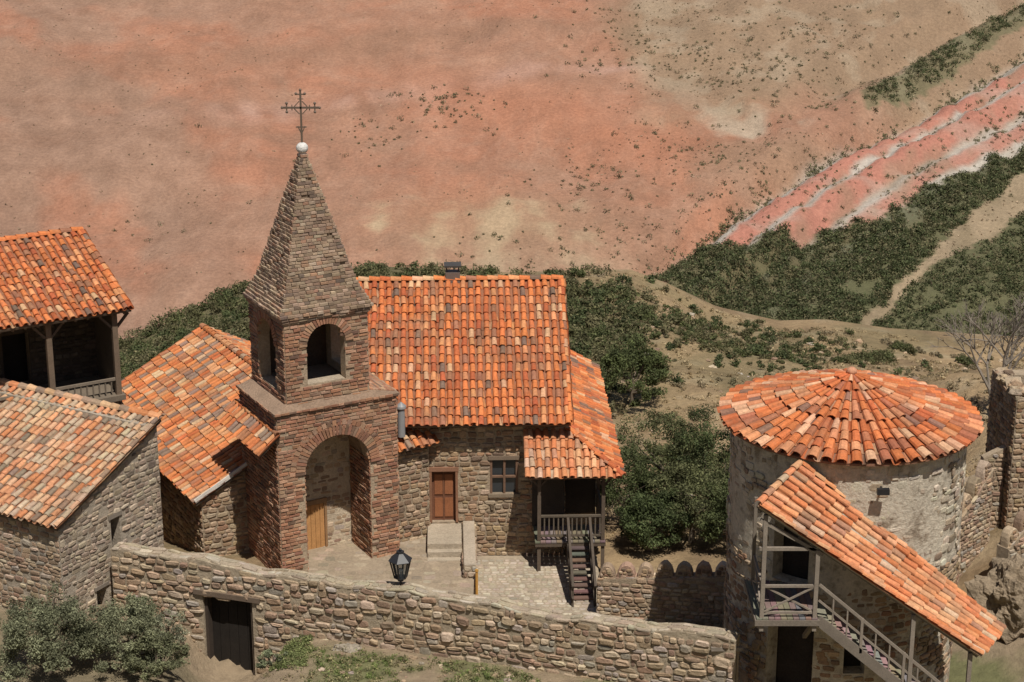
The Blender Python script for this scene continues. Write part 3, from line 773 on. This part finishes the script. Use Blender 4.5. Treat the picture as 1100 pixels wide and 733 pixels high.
base=MB();base.box(I,-1.35,3.2,57,66,-1.6,-.95,(.34,.275,.20));base.box(I,-8.4,-1.35,58.3,66,-1.4,-.02,(.30,.235,.165))
e=empty("courtyard_paving")
clad(b,lambda u,v,w_:(-1.3+u,57.2+v,-.95+w_),0,4.4,0,8.6,[],pal,h=(.14,.26),w=(.16,.34),d=(.01,.03))
clad(b,lambda u,v,w_:(-8.3+u,58.4+v,-.02+w_),0,6.9,0,7.4,[],[((.34,.27,.195),3),((.28,.22,.155),2)],h=(.2,.4),w=(.25,.6),d=(.004,.015),keep=.6)
base.finish("paving_bed",M_paving,e);b.finish("cobbles",M_paving,e)
b=MB();b.limb((-1.25,61.8,-1),(-1.25,61.8,.35),.05,.05,(.5,.26,.06),10);b.limb((-1.25,61.8,.352),(-1.25,61.8,.42),.07,.06,(.45,.24,.06),10);b.finish("marker_post",M_metal)
# ================================================================ LOGGIA HOUSE (upper left)
G=frame(-13.74,66,31)
e=empty("loggia_house");core=MB();st=MB();t=MB();d=MB();w=MB()
slope(t,d,G,'F',-10.5,0,0,5,8.75,10.55,P_tile);slope(t,d,G,'B',-10.5,0,10,5,8.75,10.55,P_tile)
ridge(t,G(-10.5,5,10.55),G(0,5,10.55),P_tile,.16);ridge(t,G(-.05,0,8.77),G(-.05,5,10.57),P_tile,.11)
rafters(d,G,'F',-10.4,-.1,.05,2.4,8.65,9.5,.45)
w.box(G,-10.3,-.35,.3,.5,8.57,8.73,C_wood)
for x in(-.55,-3.0,-5.4,-7.8): w.box(G,x-.1,x+.1,.31,.49,5.4,8.57,(.16,.115,.08))
for x in(-.55,-3.0,-5.4):
    for s in(-1,1): w.beam(G(x,.4,7.95),G(x+s*.55,.4,8.55),.09,.09,C_wood)
w.box(G,-10,-.5,.36,.44,6.05,6.15,(.2,.16,.12))
for k in range(40): w.box(G,-9.8+k*.23,-9.75+k*.23,.38,.42,5.6,6.05,(.15,.12,.09))
w.box(G,-10.2,-.35,.2,2.9,5.3,5.5,(.17,.135,.10))
room(core,st,G,-10,-.4,2.9,9.6,-2,{'F':9.6,'B':8.9,'L':8.75,'R':lambda u:8.65+.35*min(u+2.9,10-2.9-u)},.4,cladsides='R',cuts={'R':(2.1,)},pal=P_stone,ops={'F':[(6.0,7.0,5.6,7.6,False),(2.5,3.4,6.2,7.5,False)]})
mf,Ln=side_map(G,-10,-.4,2.85,9.6,'F');wall(core,mf,0,Ln,5.5,9.45,.04,[(6.0,7.0,5.6,7.6,False),(2.5,3.4,6.2,7.5,False)],(.08,.062,.048))  # loggia back wall, its shade painted as a dark colour
clad(st,mf,0,Ln,5.5,9.4,[(6.0,7.0,5.6,7.6,False),(2.5,3.4,6.2,7.5,False)],P_stone_shaded)
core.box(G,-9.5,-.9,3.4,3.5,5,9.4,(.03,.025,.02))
room(core,st,G,-10,-.42,.45,2.8,-2,5.28,.4,cladsides='FR',sides='FR',pal=P_stone)
w.box(G,-.5,-.44,.52,2.8,5.5,8.6,(.10,.08,.06))
core.finish("walls",M_mortar,e);st.finish("rubble_masonry",M_stone,e);t.finish("roof_tiles",M_tile,e);d.finish("roof_timbers",M_wood,e);w.finish("loggia_posts_railing",M_wood,e)
# ================================================================ NEAR LEFT STONE HOUSE
K=frame(-14.7,57,-30)
e=empty("stone_house");core=MB();st=MB();t=MB();d=MB();w=MB()
KD=5.05
kt=lambda u:4.22+.385*u
ko=[(2.45,2.9,1.3,3.5,False),(1.55,2.05,.3,1.25,False)]
room(core,st,K,-9,0,0,KD,-1.8,{'F':4.2,'B':4.22+.385*KD,'L':lambda u:kt(KD-u),'R':kt},.5,ops={'R':ko},cladsides='',ccol=(.38,.32,.25))
mf,Ln=side_map(K,-9,0,0,KD,'R');clad(st,mf,0,Ln,-1.8,kt,ko,P_stone_grey,h=(.12,.24),w=(.16,.5),d=(.01,.05),keep=.9)
mf,Ln=side_map(K,-9,0,0,KD,'F');clad(st,mf,0,Ln,-1.8,4.2,[],P_stone_lt,h=(.12,.24),w=(.16,.5),d=(.01,.05),keep=.93)
slope(t,d,K,'F',-9.3,.12,-.2,KD+.1,4.17,4.17+.385*(KD+.3),P_tile_pale,j=.12)
ridge(t,K(-9.3,KD+.1,4.17+.385*(KD+.3)),K(.12,KD+.1,4.17+.385*(KD+.3)),P_tile_pale,.17);ridge(t,K(.05,-.15,4.2),K(.05,KD+.1,4.19+.385*(KD+.3)),P_tile_pale,.1)
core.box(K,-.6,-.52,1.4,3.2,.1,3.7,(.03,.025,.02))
w.box(K,-.1,.05,2.35,3.0,3.5,3.65,C_wood_grey);w.box(K,-.1,.05,1.45,2.15,1.25,1.38,C_wood_grey)
core.finish("walls",M_mortar,e);st.finish("rubble_masonry",M_stone,e);t.finish("roof_tiles",M_tile,e);d.finish("roof_timbers",M_wood,e);w.finish("lintels",M_wood,e)
# ================================================================ FOREGROUND WALL
Wf=frame(-13.4,58.5,-18.4)
e=empty("stone_perimeter_wall");core=MB();st=MB();w=MB()
wt=lambda u:2.64+.07*math.sin(u*.7)+.05*math.sin(u*1.9+1)+.03*math.sin(u*4.3)
wo=[(3.35,5.15,-1.6,1.55,False)]
cuts=tuple(.5*k for k in range(1,43))
Lw=21.2
mfw=lambda u,v,w_:Wf(u,-w_,v)
wall(core,mfw,0,Lw,-1.8,wt,.62,wo,(.37,.30,.215),cuts)
clad(st,mfw,0,Lw,-1.6,lambda u:wt(u)+.03,wo,P_stone_lt,h=(.09,.27),w=(.14,.62),d=(.015,.09),keep=.95,wave=.12)
mfb=lambda u,v,w_:Wf(Lw-u,.62+w_,v)
clad(st,mfb,0,Lw,-1.2,lambda u:wt(Lw-u),[],P_stone,h=(.14,.25),w=(.25,.6),d=(.02,.06))
mft=lambda u,v,w_:Wf(u,v,wt(u)+w_)
clad(st,mft,0,Lw,-.03,.66,[],[((.40,.33,.24),3),((.34,.275,.2),3),((.45,.385,.295),1)],h=(.14,.34),w=(.2,.7),d=(.01,.08),wave=.05)
core.box(Wf,3.0,5.5,.45,.6,-1.7,1.7,(.02,.016,.014))  # black backing paints the darkness inside the gateway
core.finish("wall_core",M_mortar,e);st.finish("rubble_masonry",M_stone,e)
w.box(Wf,3.05,5.45,-.09,.3,1.55,1.72,(.15,.11,.08))
for k in range(5): w.box(Wf,3.4+k*.34,3.4+k*.34+.325,.38,.43,-1.5,1.5,(.022,.018,.015))  # planks coloured black to read as the opening's deep shade
w.box(Wf,3.36,3.46,.1,.38,-1.5,1.54,(.06,.045,.035));w.box(Wf,5.04,5.14,.1,.38,-1.5,1.54,(.10,.075,.055))
w.finish("shaded_gate_and_lintel",M_wood,e)
# lantern
e=empty("street_lantern");b=MB();ck=(.02,.02,.022)
lx,ly=-3.55,55.62
b.limb((lx,ly,2.5),(lx,ly,2.9),.045,.035,ck);b.limb((lx,ly,2.9),(lx,ly,3.0),.10,.06,ck,10)
def ring(z0,r0,z1,r1,n=6):
    vs=[]
    for z_,r_ in((z0,r0),(z1,r1)):
        for k in range(n):
            t_=2*math.pi*k/n+.3;vs.append((lx+math.cos(t_)*r_,ly+math.sin(t_)*r_,z_))
    return vs
v=ring(3.02,.2,3.62,.34)
for k in range(6): b.beam(v[k],v[6+k],.045,.045,ck)
for k in range(6):
    b.beam(v[k],v[(k+1)%6],.04,.04,ck);b.beam(v[6+k],v[6+(k+1)%6],.05,.05,ck)
def frus(mb,z0,r0,z1,r1,col,n=6):
    vs=ring(z0,r0,z1,r1,n);mb.add(vs,[(k,(k+1)%n,n+(k+1)%n,n+k) for k in range(n)]+[tuple(range(n))[::-1],tuple(range(n,2*n))],col)
frus(b,3.625,.4,3.86,.12,ck);frus(b,3.865,.13,3.92,.13,ck);b.ball((lx,ly,3.97),.05,ck,nu=8,nv=6)
frus(b,2.98,.06,3.018,.2,ck);b.finish("lantern_frame",M_metal,e)
b=MB();frus(b,3.03,.17,3.61,.305,(.5,.5,.5));o=b.finish("lantern_glass",M_metal,e)
gm=bpy.data.materials.new("lantern_glass_pane");gm.use_nodes=True;pb=gm.node_tree.nodes["Principled BSDF"]
pb.inputs["Base Color"].default_value=(.4,.43,.45,1);pb.inputs["Roughness"].default_value=.08;pb.inputs["Transmission Weight"].default_value=.9;pb.inputs["IOR"].default_value=1.02
o.data.materials[0]=gm
b=MB();b.limb((lx,ly,3.02),(lx,ly,3.2),.03,.03,(.3,.3,.3),8);b.ball((lx,ly,3.27),.07,(.6,.6,.58),nu=10,nv=8);b.finish("bulb",M_metal,e)
# ================================================================ CRENELLATED WALLS
def merlon(mb,P,ang,r,th,hgt,seed):
    f=frame(P[0],P[1],ang);n=9
    col=pick(P_stone_lt)
    prof=[(-r,-.3)]+[(-math.cos(math.pi*k/n)*r*(1+.08*noise.noise(Vector((k,seed,0)))),math.sin(math.pi*k/n)*hgt*(1+.12*noise.noise(Vector((k,seed,4))))) for k in range(n+1)]+[(r,-.3)]
    m=len(prof);vs=[f(x,-th/2*.72,P[2]+z) for x,z in prof]+[f(x*1.05,-th/4,P[2]+z*1.08) for x,z in prof]+[f(x*1.05,th/4,P[2]+z*1.08) for x,z in prof]+[f(x,th/2*.72,P[2]+z) for x,z in prof]
    fs=[tuple(range(m))[::1],tuple(range(3*m,4*m))[::-1]]
    for q in range(3):
        for k in range(m-1): fs.append((q*m+k+1,q*m+k,(q+1)*m+k,(q+1)*m+k+1))
    mb.add(vs,fs,col)
    clad(mb,lambda u,v,w_:f(u,-th*.36-w_,P[2]+v),-r*.85,r*.85,-.25,lambda u:hgt*math.sqrt(max(.01,1-(u/r)**2)),[],P_stone,h=(.1,.17),w=(.14,.26),d=(.02,.05))
def crenwall(name,P0,P1,z0,z1,zb,step=.62,r=.28,h=.46,th=.5):
    e=empty(name);core=MB();st=MB()
    L=math.hypot(P1[0]-P0[0],P1[1]-P0[1]);ang=math.degrees(math.atan2(P1[1]-P0[1],P1[0]-P0[0]))
    f=frame(P0[0],P0[1],ang);mf=lambda u,v,w_:f(u,-w_,v)
    tp=lambda u:z0+(z1-z0)*u/L
    wall(core,mf,0,L,zb,tp,th,[],C_mort);clad(st,mf,0,L,zb,tp,[],P_stone_lt,h=(.12,.22),w=(.18,.45),d=(.02,.06))
    clad(st,lambda u,v,w_:f(u,v,tp(u)+w_),0,L,0,th,[],P_stone_lt,h=(.15,.24),w=(.2,.4),d=(.02,.05))
    n=int(L/step)
    for k in range(n):
        u=(k+.5)*L/n;p=f(u,th/2,tp(u));merlon(st,p,ang,r*rng.uniform(.9,1.1),th,h*rng.uniform(.85,1.1),k*3.1)
    core.finish("wall_core",M_mortar,e);st.finish("masonry_and_merlons",M_stone,e)
crenwall("crenellated_wall",(2.95,60.6),(8.2,59.6),.6,1.15,-2.0)
crenwall("crenellated_wall",(14.2,60.2),(17.2,63.4),.9,3.6,-2.0)
crenwall("crenellated_wall",(17.0,60.0),(19.6,62.0),2.0,3.9,-2.0)
e=empty("ruined_stone_tower");core=MB();st=MB();Rf=frame(17.9,63.8,6)
rt=lambda u:6.2+.7*noise.noise(Vector((u*1.3,2,0)))
cuts=tuple(.25*k for k in range(1,20))
room(core,st,Rf,0,3.2,0,2.6,-2,{'F':rt,'B':rt,'L':rt,'R':rt},.6,pal=P_stone,cladsides='FL',cuts={'F':cuts,'L':cuts})
for k in range(60):
    if k%2: p=Rf(rng.uniform(0,3.1),rng.uniform(.05,.5),6.25)
    else: p=Rf(rng.uniform(.05,.5),rng.uniform(.1,2.5),6.3)
    st.ball(p,rng.uniform(.1,.22),pick(P_stone),sc=(1.2,1,.7),jit=.5,nu=8,nv=6,seed=k)
room(core,st,Rf,-2.6,-.05,.5,1.2,-2,{'F':lambda u:interp(u,[(0,1.6),(.8,2.2),(.85,2.7),(1.7,3.0),(1.75,3.7),(2.6,4.1)]),'B':1.6,'L':1.6,'R':2.5},.3,pal=P_stone_lt,cladsides='F',sides='FB',cuts={'F':(.8,.85,1.7,1.75)})
core.finish("walls",M_mortar,e);st.finish("rubble_masonry",M_stone,e)
b=MB();b.ball((17.0,58.5,.6),1.45,(.33,.255,.175),sc=(1,.8,1.15),jit=.4,nu=90,nv=60,seed=4,ridged=.22);b.finish("boulder",M_rock,None,False)
b=MB();b.ball((-5.3,55.3,.6),.36,(.42,.36,.28),sc=(1.3,.8,.55),jit=.5,nu=24,nv=16,seed=2,ridged=.2);b.finish("boulder",M_rock,None,False)
b=MB()
for k in range(90):
    x=gr.uniform(-8,6);y=gr.uniform(51.5,yw(x)-.3);b.ball((x,y,tz(x,y)+.02),gr.uniform(.03,.12),pick(P_stone_lt),sc=(1.2,.9,.6),jit=.5,nu=8,nv=6,seed=k)
for k in range(160):
    x=gr.uniform(3,30);y=gr.uniform(68,110);b.ball((x,y,tz(x,y)+.02),gr.uniform(.05,.22),pick(P_stone_lt),sc=(1.2,.9,.6),jit=.5,nu=8,nv=6,seed=k)
b.finish("scattered_stones",M_stone)
e=empty("bare_tree");b=MB();r5=random.Random(9)
def br_(P,d,L,r,n):
    Q=P+d*L;b.limb(P,Q,r,r*.72,(.22,.185,.15),6 if n>2 else 4)
    if n==0: return
    for _ in range(3 if n>1 else 4):
        nd=(d+Vector((r5.gauss(0,.5),r5.gauss(0,.4),r5.gauss(.12,.3)))).normalized();br_(Q,nd,L*r5.uniform(.65,.88),r*.62,n-1)
for k in range(3): br_(Vector((20.3,75,tz(20.3,75)-.2)),Vector((r5.gauss(0,.3),0,1)).normalized(),1.6,.11,5)
b.finish("branches",M_wood,e)
# ================================================================ ROUND TOWER
e=empty("round_tower");core=MB();st=MB();t=MB();d=MB();w=MB()
cx,cy,R0=10.52,56.0,3.64;ze=8.3
circ=2*math.pi*R0
def mfc(u,v,w_):
    a=u/R0-math.pi;rr=R0+w_+.02*math.sin(a*7+v)+ .02*math.sin(v*2.3+a*3)
    return (cx+rr*math.cos(a),cy+rr*math.sin(a),v)
def uof(x): return (math.pi-math.acos(max(-1,min(1,(x-cx)/R0))))*R0
uo=[(uof(7.95),uof(8.95),4.05,6.3,False),(uof(7.9),uof(9.2),.2,2.9,False),(uof(10.1),uof(10.75),1.3,2.4,False)]
cuts=tuple(circ*k/72 for k in range(1,72))
wall(core,mfc,0,circ,-3.0,8.32,.5,uo,(.58,.51,.405),cuts)
clad(st,mfc,0,circ,4.4,8.2,uo,[((.48,.41,.31),4),((.36,.285,.205),2.5),((.54,.48,.385),3),((.27,.205,.145),1.5)],h=(.13,.3),w=(.16,.5),d=(.004,.03),keep=.5,wave=.12)
clad(st,mfc,0,circ,-2.9,4.4,uo,P_stone,h=(.13,.26),w=(.2,.5),d=(.01,.05),keep=.8,wave=.12)
core.finish("plastered_wall",M_plaster,e);st.finish("rubble_masonry",M_stone,e)
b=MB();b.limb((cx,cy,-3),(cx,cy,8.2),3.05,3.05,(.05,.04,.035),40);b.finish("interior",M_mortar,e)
RR=3.95;za=9.75;sl_=(za-ze)/RR
nring=9
for k in range(nring):
    r_o=RR*(1-k/nring);r_i=RR*(1-(k+1)/nring)
    n=56 if r_o>RR*.62 else (38 if r_o>RR*.3 else 20)
    if k==nring-1: n=14
    for q in range(n):
        for ch in(0,1):
            th=2*math.pi*(q+.5*ch)/n+rng.uniform(-.009,.009)
            dv=Vector((math.cos(th),math.sin(th),0));la=Vector((-math.sin(th),math.cos(th),0))
            oo=rng.uniform(.0,.1)
            c0=Vector((cx,cy,0))+dv*(r_o+oo);c0.z=za-sl_*(r_o+oo)
            c1=Vector((cx,cy,0))+dv*max(.02,r_i-.03);c1.z=za-sl_*max(.02,r_i-.03)
            nm_=(dv*sl_+Vector((0,0,1))).normalized()
            w0=math.pi*r_o/n;w1=math.pi*max(r_i,.12)/n
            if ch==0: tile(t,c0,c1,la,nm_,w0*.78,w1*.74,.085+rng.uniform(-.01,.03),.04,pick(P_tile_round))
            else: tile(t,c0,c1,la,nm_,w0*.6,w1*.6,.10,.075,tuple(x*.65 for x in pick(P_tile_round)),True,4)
t.ball((cx,cy,za+.08),.17,(.5,.25,.15),sc=(1,1,.8),nu=12,nv=8)
n=60;vs=[(cx+math.cos(2*math.pi*k/n)*RR,cy+math.sin(2*math.pi*k/n)*RR,ze+.0) for k in range(n)]+[(cx+math.cos(2*math.pi*k/n)*RR,cy+math.sin(2*math.pi*k/n)*RR,ze-.07) for k in range(n)]+[(cx,cy,za),(cx,cy,ze-.07)]
d.add(vs,[(k,(k+1)%n,2*n) for k in range(n)]+[((k+1)%n,k,n+k,n+(k+1)%n) for k in range(n)]+[(n+(k+1)%n,n+k,2*n+1) for k in range(n)],(.24,.12,.075))
A=Vector((7.06,50.6,7.6));Bp=Vector((8.5,52.5,8.1));Cc=Vector((14.85,52.5,2.72));Dd=Vector((13.75,50.6,2.85))
ncol=8;nrow=17
nrmS=(Dd-A).cross(Bp-A).normalized()
if nrmS.z<0: nrmS=-nrmS
def sp(s,q): return (A*(1-s)+Bp*s)*(1-q)+(Dd*(1-s)+Cc*s)*q
for i in range(ncol+1):
    for q in range(nrow):
        for ch in(0,1):
            if ch==0 and i==ncol: continue
            s=(i+.5)/ncol if ch==0 else i/ncol
            s+=rng.uniform(-.01,.01)
            lo=sp(s,(q+1.08)/nrow+rng.uniform(-.007,.007));hi=sp(s,(q-.06)/nrow)
            dn=(lo-hi).normalized();lt=nrmS.cross(dn).normalized()
            wd=.26
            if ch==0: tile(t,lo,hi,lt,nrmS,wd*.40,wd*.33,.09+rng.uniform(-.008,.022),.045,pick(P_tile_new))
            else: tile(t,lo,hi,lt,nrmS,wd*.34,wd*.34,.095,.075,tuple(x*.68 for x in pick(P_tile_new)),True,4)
ridge(t,Cc+nrmS*.02,Bp+nrmS*.02,P_tile_new,.12);ridge(t,Dd,A,P_tile_new,.10)
ridge(t,A+Vector((0,0,.02)),Bp+Vector((0,0,.02)),P_tile_new,.12)
deck(d,[A,Dd,Cc,Bp],nrmS,.08,(.40,.34,.26))
for s in(.05,.5,.93): d.beam(sp(s,0)-nrmS*.14,sp(s,1)-nrmS*.14,.1,.12,C_wood_grey)
for q in(.02,.2,.4,.6,.8,.98): d.beam(sp(0.02,q)-nrmS*.25,sp(.97,q)-nrmS*.25,.09,.1,C_wood_grey)
t.finish("roof_tiles",M_tile,e);d.finish("roof_timbers",M_wood,e)
G1=(.18,.15,.12);G2=(.24,.20,.16)
def roofz(x): 
    q=(x-A.x)/(Dd.x-A.x);return A.z+(Dd.z-A.z)*q-.15
for x in(7.3,8.85,11.75,13.5): w.beam((x,50.7,(3.6 if x<9 else -2)),(x,50.7,roofz(x)),.12,.12,G2)
w.beam((7.3,52.9,3.6),(7.3,52.9,6.9),.1,.1,G1)
w.beam((7.15,50.7,roofz(7.5)-.02),(9.0,50.7,roofz(7.5)-.1-1.0),.09,.1,G2)
w.beam((7.15,50.7,roofz(8.8)),(8.85,50.7,roofz(8.8)),.09,.1,G2)
for k in range(10): w.box(I,7.15+k*.18,7.15+k*.18+.165,50.6,53.2,3.98,4.03,tuple(v*rng.uniform(.8,1.25) for v in G1))
w.box(I,7.1,9.0,50.58,50.72,3.8,3.977,G1);w.box(I,7.1,7.22,50.73,53.4,3.8,3.977,G1);w.box(I,8.8,8.92,50.73,53,3.8,3.977,G1)
w.beam((7.25,50.7,3.85),(7.25,52.9,2.6),.12,.12,G1);w.beam((8.85,50.7,3.85),(8.85,52.3,2.6),.12,.12,G1)
def railX(P,Q):
    P=Vector(P);Q=Vector(Q);u=Vector((0,0,1))
    w.beam(P+u*1.0,Q+u*1.0,.07,.08,G2);w.beam(P+u*.15,Q+u*.15,.05,.07,G2)
    w.beam(P+u*.17,Q+u*.97,.05,.05,G2,up=(0,1,0));w.beam(P+u*.97+Vector((0,.04,0)),Q+u*.17+Vector((0,.04,0)),.05,.05,G2,up=(0,1,0))
railX((7.36,50.7,4.03),(8.8,50.7,4.03))
railX((7.3,50.8,4.03),(7.3,52.8,4.03))
ss_=(4.0-(-.6))/(14.3-8.95)
for yy in(50.68,52.0):
    w.beam((8.95,yy,3.95),(14.3,yy,-.6),.08,.3,G1)
for k in range(22):
    x=9.0+k*.24;z_=4.0-(k+.6)*.24*ss_
    w.box(I,x,x+.28,50.73,51.95,z_,z_+.05,tuple(v*rng.uniform(.85,1.3) for v in G2))
x=8.95
while x<13.9:
    z_=4.0-(x-8.95)*ss_
    xn=min(x+1.3,14.2);zn=4.0-(xn-8.95)*ss_
    P=Vector((x,50.68,z_+.08));Q=Vector((xn,50.68,zn+.08));u=Vector((0,0,1))
    w.beam(P+u*1.0,Q+u*1.0,.07,.08,G2);w.beam(P+u*.5,Q+u*.5,.05,.06,G2);w.beam((xn,50.68,zn),(xn,50.68,zn+1.12),.08,.08,G2)
    for f_ in(.33,.66):
        xm=x+(xn-x)*f_;zm=z_+(zn-z_)*f_;w.beam((xm,50.68,zm+.1),(xm,50.68,zm+1.08),.045,.045,G2)
    x=xn
w.finish("covered_stair_timbers",M_wood,e)
b=MB();b.limb((10.9,52.4,7.45),(10.9,52.1,7.45),.035,.035,ck);b.box(I,10.72,11.08,51.95,52.1,7.36,7.54,ck);b.finish("wall_floodlight",M_metal,e)
e=empty("timber_barrier");b=MB()
b.box(I,6.2,6.32,52.0,52.12,-2,2.6,C_wood);b.box(I,6.0,6.95,51.9,51.98,2.3,2.42,C_wood_grey);b.box(I,6.7,6.8,52.0,52.1,-2,2.5,C_wood);b.finish("posts",M_wood,e)
# ================================================================ CAMERA, LIGHT, WORLD
cam=bpy.data.cameras.new("camera");co=bpy.data.objects.new("camera",cam);S.collection.objects.link(co)
cam.sensor_width=36;cam.lens=67.2;co.location=(0,0,29);co.rotation_euler=(math.radians(72),0,0);cam.clip_end=5000;cam.clip_start=.5
S.camera=co
sd=Vector((.22,-.56,1.12)).normalized()
sun=bpy.data.lights.new("sun",'SUN');sun.energy=4.7;sun.angle=math.radians(.5);sun.color=(1,.95,.87)
so=bpy.data.objects.new("sun",sun);S.collection.objects.link(so);so.rotation_euler=sd.to_track_quat('Z','Y').to_euler();so.location=(30,-30,80)
wd_=bpy.data.worlds.new("World");S.world=wd_;wd_.use_nodes=True
nt=wd_.node_tree;bg=nt.nodes["Background"];sk=nt.nodes.new("ShaderNodeTexSky");sk.sky_type='NISHITA';sk.sun_disc=False
sk.sun_elevation=math.asin(sd.z);sk.sun_rotation=math.atan2(sd.x,sd.y)
nt.links.new(sk.outputs[0],bg.inputs[0]);bg.inputs[1].default_value=.05
S.view_settings.view_transform='Standard';S.view_settings.look='None';S.view_settings.exposure=0
